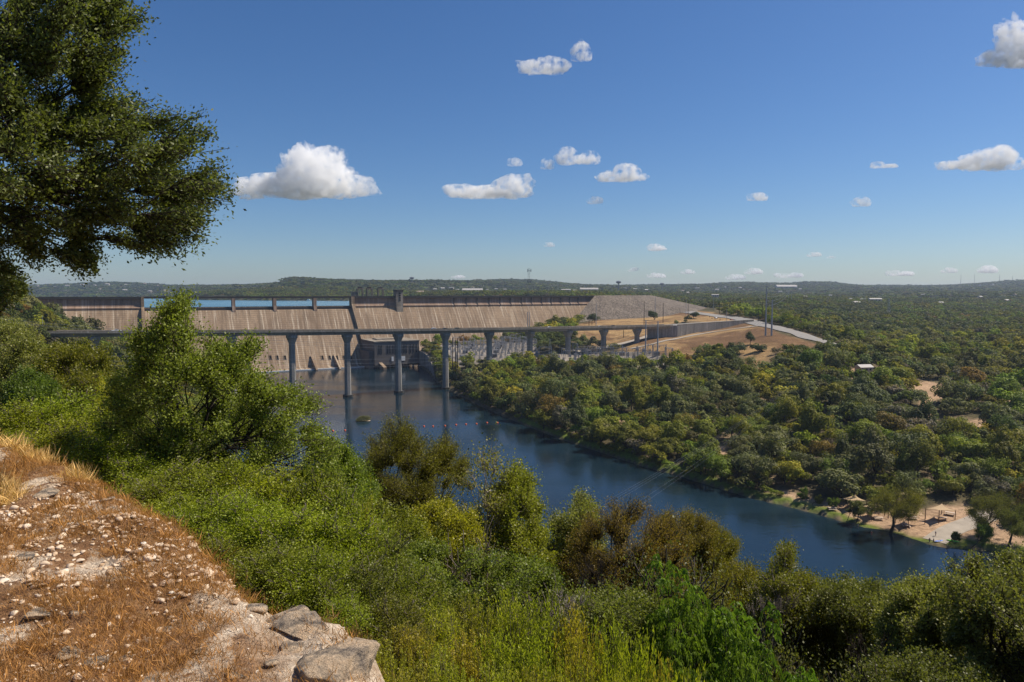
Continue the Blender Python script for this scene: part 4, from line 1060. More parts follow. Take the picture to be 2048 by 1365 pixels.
# loose gravel: uncountable
rg = np.random.default_rng(77); n_ = 60000
x = rg.uniform(-9, 0.2, n_); y = rg.uniform(1.8, 12, n_); z, e = ledge(x, y)
nm = fbm(x / 0.8, y / 0.8, 61); ok = (e < 0.1) & (nm + rg.normal(0, 0.2, n_) > 0.10); x, y, z = x[ok], y[ok], z[ok]; n_ = len(x)
pm = fbm(x / 1.3 + 4, y / 1.3, 68); sz = np.exp(rg.normal(-4.75, 0.6, n_) + np.clip(pm * 2.0, -.5, .9)); sz = np.clip(sz, 0.003, 0.05)
prs = [rockmesh(ico(2), 300 + k, 0.35, 12, 0.3) for k in range(6)]; parts = []
for k in range(6):
    m_ = np.arange(n_) % 6 == k; V, Fq = prs[k]; nn_ = m_.sum(); a_ = rg.uniform(0, 6.28, nn_)
    s3 = sz[m_][:, None] * np.stack([rg.uniform(0.8, 1.4, nn_), rg.uniform(0.7, 1.1, nn_), rg.uniform(0.35, 0.7, nn_)], 1)
    VV = V[None] * s3[:, None]; ca, sa = np.cos(a_)[:, None], np.sin(a_)[:, None]
    W = np.stack([VV[..., 0] * ca - VV[..., 1] * sa + x[m_][:, None], VV[..., 0] * sa + VV[..., 1] * ca + y[m_][:, None], VV[..., 2] + z[m_][:, None] + sz[m_][:, None] * 0.15], -1)
    parts.append((W.reshape(-1, 3), (np.arange(nn_)[:, None, None] * len(V) + Fq[None]).reshape(-1, 3)))
V, Q = cat(parts); rt = np.repeat(rg.normal(0.5, 0.2, n_), 320)[:len(Q)]
M['pebble'], t, b = new_mat('pebble'); ti = N(t, 'ShaderNodeAttribute', attribute_name='tint').outputs['Fac']
t.links.new(ramp(t, ti, [(0.0, (0.22, 0.13, 0.08)), (0.35, (0.50, 0.35, 0.22)), (0.75, (0.74, 0.60, 0.45)), (1.0, (0.82, 0.75, 0.64))]), b.inputs['Base Color']); b.inputs['Roughness'].default_value = 0.9
tag(link(bpy.data.objects.new('gravel', np_mesh('gravel', V, Q, M['pebble'], tint=np.clip(rt, 0, 1)))), 'loose pale limestone chips scattered over the dry soil', 'gravel', kind='stuff')
# dry grass and rusty low growth: uncountable blades
n_ = 46000
x = rg.uniform(-10, 0.4, n_); y = rg.uniform(1.8, 13, n_); z, e = ledge(x, y)
nm = fbm(x / 0.9 + 50, y / 0.9, 63); ok = (e < 0.25) & ((nm > -0.14) | (e > -0.35)) & ~((x > -1.9) & (e > -0.75) & (y < 5.2) & (rg.random(n_) < 0.75)); x, y, z, e, nm = x[ok], y[ok], z[ok], e[ok], nm[ok]; m = 22; k = np.repeat(np.arange(len(x)), m)
straw = (fbm(x / 2.2, y / 2.2, 65) + (y - 6) * 0.09 > 0.12)
tall = rg.random(len(x)) < 0.12; hh = np.where(straw, rg.uniform(0.05, 0.16, len(x)), rg.uniform(0.03, 0.075, len(x))) * np.where(tall, 1.9, 1)
P = np.stack([x[k], y[k], z[k]], 1) + rg.normal(size=(len(k), 3)) * [0.045, 0.045, 0.0]
D = rg.normal(size=(len(k), 3)) * [0.55, 0.55, 0.25] + [0, 0, 0.8]; L = np.minimum(hh[k] * rg.uniform(0.5, 1.4, len(k)), np.where(y[k] < 3.4, 0.06, np.where(y[k] < 5.5, 0.115, 0.3)))
V, Q = leafquads(P, D, L, rg, 0.022)
c1, c2, c3 = np.array([0.62, 0.42, 0.20]), np.array([0.40, 0.205, 0.075]), np.array([0.30, 0.17, 0.085])
cc = np.where(straw[k][:, None], c1, np.where((rg.random(len(x)) < 0.3)[k][:, None], c3, c2)) * rg.uniform(0.6, 1.3, (len(k), 1))
M['straw'] = leaf_mat('dry_grass', True, 0.8, 0.1, 0.2)
me = np_mesh('dry_grass', V, Q, M['straw'], tint=rg.uniform(0.3, 0.7, len(Q)), tint2=cc)
tag(link(bpy.data.objects.new('dry_grass', me)), 'rusty and straw coloured dry grass over the stony slope', 'grass', kind='stuff')

# ---------------------------------------------------------------- overhanging oak, upper left
oak_poly = [(-420, -160), (330, -160), (262, -10), (288, 40), (262, 70), (278, 118), (270, 160), (235, 172), (196, 188), (200, 215), (262, 195), (300, 188), (345, 212), (400, 236), (436, 268),
            (462, 300), (448, 330), (470, 372), (452, 408), (438, 440), (404, 462), (398, 498), (366, 536), (345, 500), (290, 515), (268, 470), (232, 452), (190, 480), (192, 540), (150, 556), (118, 522), (66, 545), (30, 560), (10, 600), (-30, 640), (-420, 560)]
poly_tree('live_oak', 'large live oak reaching in from the left edge against the blue sky', 'tree', oak_poly, 8.2, 3.4, -300, n=10500, leaves=25, ls=0.046, r0=0.10, spread=0.065,
          color=(0.115, 0.135, 0.04), bark='bark_dark', seed=21, mat='leaf_gloss', k1=26, k2=16, base=np.array([-9.2, 8.4, 77.2]), fork=np.array([-7.6, 8.3, 81.2]), lw=0.25, clump=0.0)
poly_tree('live_oak', 'small oak branch of leaves low at the far left edge under the big oak', 'tree', [(-120, 560), (0, 520), (40, 535), (62, 570), (40, 600), (0, 605), (-120, 640)], 10.5, 1.5, -120, n=585, leaves=29, ls=0.045, r0=0.07, spread=0.048,
          color=(0.095, 0.11, 0.03), bark='bark_dark', seed=22, mat='leaf_gloss', lw=0.25)
# ---------------------------------------------------------------- tall elm in the middle left
elm = [(205, 940), (205, 800), (232, 720), (262, 700), (268, 662), (300, 650), (318, 612), (345, 590), (352, 568), (372, 575), (384, 600), (402, 622), (408, 650), (398, 668), (430, 668), (448, 690), (478, 700), (500, 668), (522, 680),
       (540, 720), (560, 728), (556, 756), (590, 770), (622, 782), (640, 812), (638, 850), (660, 880), (700, 900), (712, 960), (560, 970)]
poly_tree('cedar_elm', 'tall dark green elm with pointed top standing before the dam', 'tree', elm, 11.0, 3.0, 330, n=4700, leaves=26, ls=0.042, r0=0.09, spread=0.075, color=(0.15, 0.18, 0.032), bark='bark_dark', seed=31, mat='leaf_gloss', k1=12, k2=9, lw=0.3, clump=0.55, forkf=0.3)
# ---------------------------------------------------------------- shrub prototypes, copied
def dome_tips(n, rng, h=1.0, low=0.0):
    u = unit(rng.normal(size=(n, 3))); u[:, 2] = np.abs(u[:, 2]); r = rng.uniform(0.35, 1.0, n) ** 0.45; r *= 1 + 0.22 * (vnoise(u[:, 0] * 4 + 3, u[:, 1] * 4, 9) - 0.5) * 2
    return u * r[:, None] * [0.5, 0.5, h * 0.9] + [0, 0, low]
def shrub_proto(name, seed, n, leaves, ls, spread, style='leaf', lw=0.42, mat='leaf', bark='bark', h=1.0, upright=False, droop=0.0, r0=0.02, bare=0.0):
    rng = np.random.default_rng(seed)
    if upright:
        xy = rng.normal(size=(n, 2)) * 0.22; tips = np.stack([xy[:, 0], xy[:, 1], h * rng.uniform(0.55, 1.0, n) * (1 - 0.8 * (xy ** 2).sum(1))], 1)
        B_ = np.stack([xy[:, 0] * 0.6, xy[:, 1] * 0.6, np.zeros(n)], 1)
        wd = segs(B_, tips, 0.006, 0.0025, 3, 0.04, rng); i = np.repeat(np.arange(n), leaves); m = len(i); t_ = rng.uniform(0.1, 1.03, m)
        P = B_[i] + (tips - B_)[i] * t_[:, None] + rng.normal(size=(m, 3)) * spread * (1.15 - t_)[:, None]; az = rng.uniform(0, 6.28, m)
        D = np.stack([np.cos(az), np.sin(az), rng.uniform(0.2, 1.2, m)], 1); V, Q = leafquads(P, D, ls * rng.uniform(0.6, 1.3, m), rng, lw); lf = (V, Q, np.clip(rng.normal(0.5, 0.2, m) + 0.15 * (t_ > 0.8), 0, 1))
    else:
        wd, lf = tree_from_tips(dome_tips(n, rng, h, 0.05), np.array([0, 0, -0.05]), np.array([0, 0, 0.16 * h]), rng, r0, 8, 7, leaves, ls, spread, style, droop, lw, bare)
    e = empty(name); mesh_obj('stems', wd[0], wd[1], M[bark], e); mesh_obj('foliage', lf[0], lf[1], M[mat], e, tint=lf[2]); return e
protos = {}
def put(kind, maker, px, py, D, wpx, color, label, group, name=None, catg='shrub', hmul=1.0, sink=0.1):
    """place a copy so that its top is at the photo point when seen from the camera"""
    key = kind + str(len([1 for k in put.count if k == kind]) % 2)
    put.count.append(kind)
    if key not in protos: e = protos[key] = maker(100 + len(protos))
    else: e = copy_tree(protos[key])
    top = at(px, py, D); g = float(ground(top.x, top.y)[0]); w_ = wpx / F * D; h = max(top.z - g, w_ * 0.5) + sink
    e.location = (top.x, top.y, top.z - h); e.scale = (w_, w_ * random.uniform(0.8, 1.1), h * hmul); e.rotation_euler = (0, 0, random.uniform(0, 6.28))
    j = random.uniform(0.88, 1.14)
    for ch in e.children: ch.color = (color[0] * j * random.uniform(0.92, 1.1), color[1] * j, color[2] * j, 1)
    e.name = name or kind; tag(e, label, catg, group); return e
put.count = []
mk_green = lambda s: shrub_proto('green_shrub', s, 800, 48, 0.019, 0.05, lw=0.32, h=1.05)
mk_weed = lambda s: shrub_proto('weed', s, 170, 110, 0.034, 0.045, lw=0.2, h=1.0, upright=True)
mk_oak = lambda s: shrub_proto('hillside_oak', s, 750, 40, 0.014, 0.045, lw=0.32, mat='leaf_gloss', bark='bark_dark', h=1.0, r0=0.03)
mk_airy = lambda s: shrub_proto('hillside_tree', s, 480, 34, 0.011, 0.04, lw=0.35, bark='bark', h=1.0, r0=0.022, bare=0.12)
mk_juni = lambda s: shrub_proto('hillside_juniper', s, 800, 48, 0.010, 0.035, lw=0.2, bark='bark_dark', h=1.0, r0=0.03)
mk_frond = lambda s: shrub_proto('sumac', s, 300, 40, 0.036, 0.05, style='frond', bark='bark_dark', h=1.0)
BG = (0.22, 0.25, 0.020); G_ = 'bright green shrubs below the stony ledge'
for px, py, D, w_, lab in [
    (40, 800, 13, 190, 'bright green shrub at the left edge above the dry slope'), (120, 775, 13.5, 200, 'bright green shrub topping the left hillside row'),
    (205, 800, 12.5, 190, 'bright green shrub beside the foot of the elm'), (95, 850, 11, 200, 'bright green shrub next to the upper end of the dry slope'),
    (190, 870, 10.5, 200, 'bright green shrub between the elm and the dry slope'), (285, 905, 9.3, 200, 'bright green shrub under the left side of the elm'),
    (30, 862, 11.3, 110, 'small bright green shrub at the left end of the slope'),
    (365, 925, 8.3, 210, 'dense bright green shrub below the elm trunk'), (450, 915, 8.3, 200, 'dense bright green shrub right of the elm trunk'), (535, 925, 8, 210, 'bright green shrub in the middle of the back row'),
    (615, 930, 8, 200, 'bright green shrub under the elm right side'), (690, 965, 7.8, 190, 'bright green shrub at the right end of the back row'),
    (330, 985, 7.4, 190, 'bright green shrub hugging the edge of the straw grass'), (415, 990, 7.0, 200, 'bright green shrub above the stone edge, left of centre'), (500, 985, 6.7, 210, 'bright green shrub at the centre of the thicket'),
    (590, 1000, 6.5, 210, 'bright green shrub right of the thicket centre'), (680, 1030, 6.4, 210, 'bright green shrub near the yellow sprigs'), (760, 1060, 6.4, 190, 'bright green shrub at the right edge of the thicket'),
    (455, 1065, 6.1, 170, 'low bright green shrub touching the rusty grass'), (540, 1080, 5.8, 190, 'bright green shrub over the cracked rock'), (630, 1100, 5.6, 200, 'bright green shrub behind the limestone boulder'),
    (720, 1120, 5.5, 200, 'bright green shrub right behind the boulder'), (800, 1130, 5.7, 190, 'bright green shrub meeting the yellow-green weeds'), (690, 1190, 5.0, 150, 'small bright green shrub overhanging the boulder'),
    (780, 1200, 5.0, 170, 'bright green shrub at the right of the boulder'), (870, 1160, 6.0, 180, 'bright green shrub among the first weeds')]:
    put('green_shrub', mk_green, px, py, D, w_ * 1.3, ((0.15, 0.16, 0.03) if px > 640 and random.random() < 0.6 else BG) if random.random() < 0.75 else (0.17, 0.19, 0.024), lab, G_)
# yellow-green stalky weeds along the bottom
WG = (0.24, 0.26, 0.03); k_ = 0
row = [(820, 1250, 4.7), (760, 1290, 4.3), (880, 1215, 5.2), (945, 1195, 5.6), (1010, 1180, 5.8), (1080, 1190, 5.8), (1150, 1205, 5.8), (1220, 1230, 5.8), (860, 1290, 4.6), (930, 1270, 4.8), (1000, 1262, 4.9), (1075, 1265, 4.9), (1150, 1275, 5.0), (1225, 1290, 5.0), (1290, 1260, 5.7),
       (830, 1335, 4.1), (910, 1330, 4.2), (990, 1325, 4.2), (1070, 1325, 4.3), (1150, 1330, 4.4), (1235, 1340, 4.5), (1320, 1320, 5.0), (1390, 1330, 5.0)]
wn = ['beside the boulder', 'at the bottom edge', 'before the bare twigs', 'below the rust-brown tree', 'near the green fronds', 'at the centre bottom']
for i, (px, py, D) in enumerate(row):
    lab = 'yellow-green stalky weed clump, %s of the %s row from the left' % ((ORD[i % 8]), ['back', 'middle', 'front'][0 if i < 8 else (1 if i < 15 else 2)])
    if i >= 15: lab = 'yellow-green stalky weed clump, %s of the front row from the left' % ORD[i - 15]
    elif i >= 8: lab = 'yellow-green stalky weed clump, %s of the middle row from the left' % ORD[i - 8]
    put('weed_clump', mk_weed, px, py, D, 150, WG if i % 3 else (0.26, 0.235, 0.035), lab, 'yellow-green weeds along the bottom', catg='weeds')
# compound-leaved shrubs
FG_ = (0.10, 0.16, 0.028)
for px, py, D, w_, lab in [(1400, 1110, 9, 260, 'tall fern-like bright green sumac with drooping fronds'), (1345, 1160, 8.6, 170, 'sumac leaning left of the tallest frond clump'), (1450, 1165, 8.8, 180, 'sumac just right of the tallest frond clump'), (1540, 1235, 7.6, 200, 'bright green sumac below the gnarled pale branch'),
                         (1610, 1290, 7.2, 150, 'lowest sumac at the right end of the frond row'), (1470, 1270, 6.8, 170, 'sumac in the middle of the lower frond row'), (1380, 1250, 7.0, 170, 'sumac at the left of the lower frond row')]:
    put('sumac', mk_frond, px, py, D, w_, FG_, lab, 'sumacs with drooping fronds', catg='shrub')
# ---------------------------------------------------------------- hillside trees with their own outlines
OL, RU, GO, MG, YG = (0.125, 0.115, 0.018), (0.165, 0.115, 0.024), (0.165, 0.17, 0.055), (0.10, 0.125, 0.022), (0.18, 0.19, 0.028)
poly_tree('juniper', 'olive-brown bushy juniper rising against the river, left of the pale snag', 'tree', [(712, 1010), (712, 930), (722, 880), (740, 862), (760, 868), (772, 840), (800, 835), (830, 845), (845, 870), (870, 865), (905, 880), (935, 905), (930, 960), (925, 1010), (900, 1060), (800, 1080), (730, 1060)],
          20, 5, 820, n=3375, leaves=37, ls=0.05, r0=0.14, spread=0.102, color=OL, bark='bark_dark', seed=41, lw=0.2, clump=0.65)
poly_tree('pale_snag', 'thin pale-barked tree with sparse yellowing leaves above the river', 'tree', [(925, 1010), (935, 930), (950, 890), (975, 875), (1000, 900), (1020, 950), (1025, 1010), (985, 1050), (940, 1050)],
          17, 2, 968, n=240, leaves=16, ls=0.055, r0=0.10, spread=0.15, color=(0.17, 0.16, 0.05), bark='bark_pale', seed=42, bare=0.35, k1=5, k2=5, forkf=0.62)
poly_tree('hillside_elm', 'light green elm with yellow tips right of the pale snag', 'tree', [(930, 1150), (945, 1030), (1000, 960), (1030, 925), (1060, 935), (1085, 975), (1085, 1040), (1110, 1100), (1090, 1160), (990, 1190)], 18, 4, 1010, n=2700, leaves=33, ls=0.05, r0=0.11, spread=0.096, color=YG, seed=43, clump=0.6)
poly_tree('hillside_elm', 'yellowing elm between the juniper and the pale snag', 'tree', [(770, 1090), (800, 1040), (870, 1000), (920, 1010), (960, 1050), (965, 1110), (880, 1150), (790, 1150)], 14, 3, 870, n=2025, leaves=33, ls=0.042, r0=0.08, spread=0.078, color=(0.224, 0.210, 0.022), seed=44, clump=0.6)
poly_tree('hillside_elm', 'olive green elm in front of the yellowing elm', 'tree', [(760, 1150), (790, 1100), (880, 1090), (990, 1110), (1090, 1130), (1120, 1180), (1100, 1260), (900, 1260), (800, 1230)], 10.5, 3, 930, n=3375, leaves=33, ls=0.034, r0=0.08, spread=0.066, color=(0.126, 0.154, 0.033), seed=45, clump=0.6)
poly_tree('hillside_oak', 'grey-green oak with thin top beside the rust-brown tree', 'tree', [(1085, 1110), (1100, 1040), (1115, 985), (1150, 980), (1190, 1000), (1210, 1060), (1200, 1140), (1140, 1160)], 22, 4, 1150, n=1800, leaves=33, ls=0.055, r0=0.12, spread=0.108, color=GO, seed=46, bark='bark_dark', clump=0.6)
poly_tree('rusty_cedar', 'rust-brown crowned tree with gnarled dark trunk near the centre', 'tree', [(1120, 1240), (1130, 1120), (1150, 1060), (1200, 1010), (1260, 992), (1320, 1005), (1370, 1035), (1385, 1100), (1370, 1190), (1300, 1260), (1200, 1270)], 18, 5, 1215, n=3375, leaves=29, ls=0.045, r0=0.17, spread=0.102, color=RU, bark='bark_dark', seed=47, lw=0.2, bare=0.12, clump=0.62, forkf=0.45)
poly_tree('rusty_cedar', 'orange-brown tree behind the gnarled dark trunk', 'tree', [(1290, 1130), (1300, 1060), (1340, 1020), (1390, 1025), (1430, 1050), (1440, 1110), (1400, 1160), (1330, 1160)], 24, 5, 1370, n=2025, leaves=33, ls=0.06, r0=0.14, spread=0.120, color=(0.140, 0.112, 0.022), bark='bark_dark', seed=48, lw=0.2, clump=0.6)
poly_tree('juniper', 'olive juniper whose right side borders the river', 'tree', [(1390, 1140), (1400, 1060), (1430, 1045), (1455, 1070), (1475, 1085), (1470, 1120), (1455, 1150)], 25, 4, 1430, n=1575, leaves=33, ls=0.06, r0=0.13, spread=0.120, color=OL, bark='bark_dark', seed=49, lw=0.2, clump=0.55)
poly_tree('juniper', 'olive green tree with a tall knobbly top against the water', 'tree', [(1490, 1250), (1505, 1160), (1530, 1150), (1548, 1110), (1560, 1092), (1585, 1092), (1600, 1120), (1612, 1145), (1640, 1160), (1680, 1190), (1680, 1260), (1600, 1300), (1520, 1290)], 18, 5, 1560, n=3375, leaves=33, ls=0.048, r0=0.15, spread=0.096, color=(0.119, 0.119, 0.022), bark='bark_pale', seed=50, clump=0.62)
poly_tree('hillside_oak', 'grey-green oak left of the dark trunks at lower right', 'tree', [(1600, 1180), (1650, 1155), (1700, 1150), (1730, 1165), (1780, 1170), (1790, 1230), (1760, 1290), (1680, 1290), (1610, 1260)], 17, 5, 1720, n=2925, leaves=33, ls=0.048, r0=0.15, spread=0.096, color=(0.109, 0.115, 0.033), bark='bark_dark', seed=51, mat='leaf_gloss', clump=0.62)
poly_tree('hillside_oak', 'wide grey-green oak below the river at lower right', 'tree', [(1760, 1240), (1780, 1180), (1820, 1160), (1870, 1160), (1910, 1150), (1930, 1200), (1920, 1290), (1850, 1365), (1760, 1340)], 13, 4, 1850, n=3825, leaves=36, ls=0.04, r0=0.13, spread=0.078, color=GO, bark='bark_dark', seed=52, mat='leaf_gloss', clump=0.62)
poly_tree('live_oak', 'large grey-green oak filling the lower right corner', 'tree', [(1880, 1180), (1885, 1125), (1920, 1112), (1960, 1118), (2010, 1105), (2070, 1100), (2250, 1090), (2250, 1400), (1960, 1400), (1900, 1330)], 11, 4, 1990, n=5850, leaves=33, ls=0.036, r0=0.15, spread=0.066, color=GO, bark='bark_dark', seed=53, mat='leaf_gloss', clump=0.66, k1=12)
poly_tree('hillside_oak', 'shaded dull green oak under the lower right corner trees', 'tree', [(1700, 1400), (1720, 1330), (1790, 1300), (1900, 1320), (2000, 1350), (2000, 1430)], 9, 2, 1850, n=1575, leaves=29, ls=0.032, r0=0.1, spread=0.060, color=(0.098, 0.105, 0.033), bark='bark_dark', seed=54, clump=0.5)
poly_tree('juniper', 'olive tree filling the bank between the sumac and the water', 'tree', [(1380, 1260), (1400, 1170), (1440, 1130), (1490, 1120), (1530, 1150), (1550, 1230), (1500, 1300), (1420, 1310)], 21, 5, 1470, n=2600, leaves=32, ls=0.055, r0=0.15, spread=0.11, color=(0.15, 0.135, 0.02), bark='bark_dark', seed=71, clump=0.5, lw=0.25)
poly_tree('hillside_elm', 'dull green elm between the two knobbly olive trees', 'tree', [(1600, 1320), (1610, 1200), (1650, 1175), (1710, 1180), (1740, 1260), (1720, 1340)], 22, 5, 1670, n=2400, leaves=32, ls=0.055, r0=0.15, spread=0.11, color=(0.13, 0.14, 0.03), bark='bark_dark', seed=72, clump=0.5)
poly_tree('hillside_elm', 'green elm filling the gap right of the tall left elm', 'tree', [(600, 1010), (620, 900), (660, 880), (700, 905), (740, 940), (760, 1010), (700, 1050)], 14, 3, 690, n=2000, leaves=32, ls=0.04, r0=0.09, spread=0.08, color=(0.12, 0.155, 0.026), bark='bark_dark', seed=73, clump=0.5)
poly_tree('hillside_elm', 'olive elm under the juniper beside the river', 'tree', [(680, 1100), (700, 1010), (760, 1000), (850, 1040), (900, 1080), (860, 1150), (740, 1150)], 13, 3, 790, n=2000, leaves=32, ls=0.038, r0=0.09, spread=0.075, color=(0.15, 0.16, 0.025), bark='bark_dark', seed=74, clump=0.5)
poly_tree('hillside_elm', 'mixed olive shrub tree below the rust-brown crown', 'tree', [(1080, 1300), (1100, 1200), (1160, 1170), (1260, 1190), (1330, 1200), (1350, 1290), (1250, 1330)], 10, 3, 1220, n=2200, leaves=32, ls=0.034, r0=0.08, spread=0.07, color=(0.12, 0.135, 0.035), bark='bark', seed=75, clump=0.6)
for poly_, Y_, bx_, bk, sd_, lab_ in [([(1150, 1180), (1165, 1120), (1215, 1100), (1235, 1135), (1200, 1160)], 15.5, 1240, 'bark_dark', 81, 'bent dark dead branch sweeping left under the rust-brown crown'),
    ([(1500, 1215), (1515, 1185), (1560, 1180), (1600, 1190), (1560, 1215)], 15.8, 1500, 'bark_pale', 82, 'pale gnarled dead branch above the sumac fronds'),
    ([(1100, 1240), (1120, 1180), (1150, 1170), (1180, 1215), (1140, 1250)], 8.6, 1125, 'bark_pale', 83, 'bare twiggy stems poking out above the weeds'),
    ([(1700, 1330), (1690, 1250), (1740, 1230), (1790, 1270), (1780, 1340)], 11.5, 1740, 'bark_dark', 84, 'dark bare trunk with forks at lower right')]:
    poly_tree('dead_branch', lab_, 'dead branch', poly_, Y_, 1.2, bx_, n=75, leaves=1, ls=0.02, r0=0.035 * Y_ / 9, spread=0.05, color=(0.2, 0.15, 0.05), bark=bk, seed=sd_, k1=5, k2=4, clump=0, bare=0.8)
put('yellow_shrub', mk_green, 208, 752, 14.5, 70, (0.5, 0.46, 0.03), 'small bright yellow sprig patch left of the elm', None)
put('yellow_shrub', mk_green, 735, 992, 7.6, 60, (0.5, 0.46, 0.03), 'small yellow sprigs at the right of the green thicket', None)
# left group behind the bright green shrubs
poly_tree('hillside_oak', 'grey-green oak clump at the left edge under the bridge end', 'tree', [(-60, 800), (-60, 640), (10, 640), (70, 655), (95, 700), (110, 760), (90, 830), (0, 860)], 24, 5, 20, n=2700, leaves=33, ls=0.055, r0=0.16, spread=0.108, color=GO, bark='bark_dark', seed=61, clump=0.6)
poly_tree('hillside_elm', 'olive thicket tree between the left edge and the elm', 'tree', [(60, 840), (75, 720), (110, 695), (170, 690), (230, 710), (250, 760), (240, 850), (150, 880)], 20, 5, 150, n=3375, leaves=36, ls=0.05, r0=0.13, spread=0.096, color=(0.129, 0.126, 0.018), seed=62, clump=0.6)
poly_tree('hillside_elm', 'dark green thicket left of the elm above the shrubs', 'tree', [(0, 850), (20, 760), (60, 745), (110, 770), (130, 850), (60, 880)], 16, 3, 60, n=1800, leaves=33, ls=0.042, r0=0.1, spread=0.078, color=(0.084, 0.119, 0.022), seed=63, clump=0.6)
# general hillside cover filling the slope down to the river
hs = random.Random(4); nh = 0
HL = []
for Dv, n_c in ((8.5, 8), (12, 13), (17, 18), (24, 20), (34, 20), (48, 18), (66, 12), (88, 9)):
    for i in range(n_c):
        px = 300 + (i + hs.random()) * (2250 - 300) / n_c
        if Dv < 10 and px < 900: continue
        D = Dv * hs.uniform(0.9, 1.12); X = (px - 1024) / F * D; g = float(ground(X, D)[0])
        if poly_sd(np.array([X]), np.array([D]), WATER)[0] < 2: continue
        lim = np.interp(px, [300, 500, 700, 720, 930, 1090, 1110, 1370, 1470, 1490, 1540, 1600, 1780, 1880, 2250], [760, 860, 960, 990, 1010, 1060, 1040, 1060, 1120, 1150, 1160, 1175, 1185, 1150, 1130]) + 12
        hmax = at(px, lim, D).z - g
        if hmax < 0.8: continue
        HL.append((px, D, g, X, min(hmax, 11.5) * hs.uniform(0.72, 1.0)))
KN = [('hillside_oak', mk_oak, (0.105, 0.115, 0.035), 'dull green oak'), ('hillside_tree', mk_airy, (0.125, 0.14, 0.026), 'loose leafy tree'), ('hillside_juniper', mk_juni, (0.105, 0.105, 0.02), 'dark feathery juniper'), ('brown_tree', mk_airy, (0.15, 0.12, 0.028), 'brownish loose tree')]
HR = {}
for (px, D, g, X, h) in sorted(HL):
    q = hs.randrange(4); band = 'near the ledge' if D < 14 else ('midway down the slope' if D < 30 else 'low above the river')
    side = 'under the elm' if px < 720 else ('below the pale snag' if px < 1080 else ('around the rust-brown tree' if px < 1480 else ('by the dark trunks' if px < 1780 else 'in the right corner')))
    HR.setdefault((q, band, side), []).append((px, D, g, X, h))
for (q, band, side), lst in HR.items():
    kind, mk, c, nme = KN[q]
    for i, (px, D, g, X, h) in enumerate(lst):
        top = proj(X, D, g + h); w_ = h * hs.uniform(0.7, 1.1) / D * F
        lab = '%s %s, %s' % (nme, band, side) + (', %s from left' % ORD[i] if len(lst) > 1 else '')
        put(kind if kind != 'brown_tree' else 'hillside_tree', mk, top[0], top[1], D, w_, c, lab, 'undergrowth trees filling the near hillside', name='hillside_tree', catg='tree')
# ---------------------------------------------------------------- vehicles
def paint(name, c): 
    m, t, b = new_mat(name); b.inputs['Base Color'].default_value = (*c, 1); b.inputs['Roughness'].default_value = 0.3; b.inputs['Specular IOR Level'].default_value = 0.5; return m
VP = {'white': paint('white_car_paint', (0.75, 0.75, 0.74)), 'dark': paint('dark_car_paint', (0.03, 0.03, 0.035)), 'green': paint('green_car_paint', (0.03, 0.06, 0.05)), 'red': paint('red_car_paint', (0.16, 0.02, 0.02)), 'silver': paint('silver_car_paint', (0.4, 0.41, 0.42))}
def make_car(name, kind, colr, loc, rz, label, catg='car', group='vehicles on the bridge and highway'):
    e = empty(name, loc, rz); L = 5.7 if kind == 'pickup' else 4.6; W = 1.9
    if kind == 'pickup': prof = [(-2.85, .45), (2.8, .45), (2.85, .95), (1.3, 1.12), (.75, 1.85), (-.75, 1.88), (-.95, 1.2), (-2.85, 1.2)]; win = [(.62, 1.2), (.62, 1.72), (-.68, 1.75), (-.82, 1.2)]
    elif kind == 'suv': prof = [(-2.3, .4), (2.3, .4), (2.3, .95), (1.2, 1.1), (.6, 1.7), (-2.0, 1.72), (-2.3, 1.1)]; win = [(1.0, 1.12), (.5, 1.6), (-1.95, 1.6), (-2.1, 1.12)]
    else: prof = [(-2.3, .35), (2.3, .35), (2.3, .75), (1.2, .95), (.5, 1.42), (-1.1, 1.44), (-1.8, 1.0), (-2.3, .95)]; win = [(1.0, .98), (.45, 1.34), (-1.05, 1.36), (-1.6, 1.0)]
    mb = MB(); mb.prism(prof, -W / 2, W / 2); mb.build('body', VP[colr], e)
    mb = MB(); mb.prism(win, -W / 2 - 0.01, W / 2 + 0.01); mb.build('window', M['glass'], e)
    for x in (-L * .31, L * .31):
        for y in (-W / 2 + .05, W / 2 - .05):
            mb = MB(); mb.tube([(x, y - .13, .36), (x, y + .13, .36)], .36, 12); mb.build('wheel', M['rubber'], e)
    tag(e, label, catg, group)
def on_bridge(px, lane):
    k = (px - 1024) / F; b0 = bp(0); n_ = (k * 501 + 162) / (35.6 - k * 21.0); return bp(n_, lane, 0.1)
for nm, kd, c, px, lane, lb, ct in [('pickup_truck', 'pickup', 'white', 232, 2.5, 'white pickup truck crossing the left part of the bridge', 'pickup'),
    ('car', 'suv', 'white', 866, 2.5, 'white car on the bridge above the river pier', 'car'), ('car', 'sedan', 'dark', 893, -2.5, 'dark car in the far lane near mid bridge', 'car'),
    ('car', 'suv', 'green', 912, 2.5, 'dark greenish car following behind the white one', 'car'), ('car', 'sedan', 'white', 1097, 2.5, 'white car on the bridge below the lattice mast', 'car'),
    ('car', 'sedan', 'silver', 1197, 2.5, 'silver car nearing the right end of the bridge', 'car'), ('car', 'sedan', 'dark', 1230, -2.5, 'dark low car close to the abutment', 'car')]:
    make_car(nm, kd, c, on_bridge(px, lane), ang, lb, ct)
def on_ground(px, py, lift=0.0, dmin=300):
    p = pix_ground(px, py, dmin); p.z += lift; return p
hd = (Vector((*HWY[5], 0)) - Vector((*HWY[3], 0))); ha = math.atan2(hd.y, hd.x)
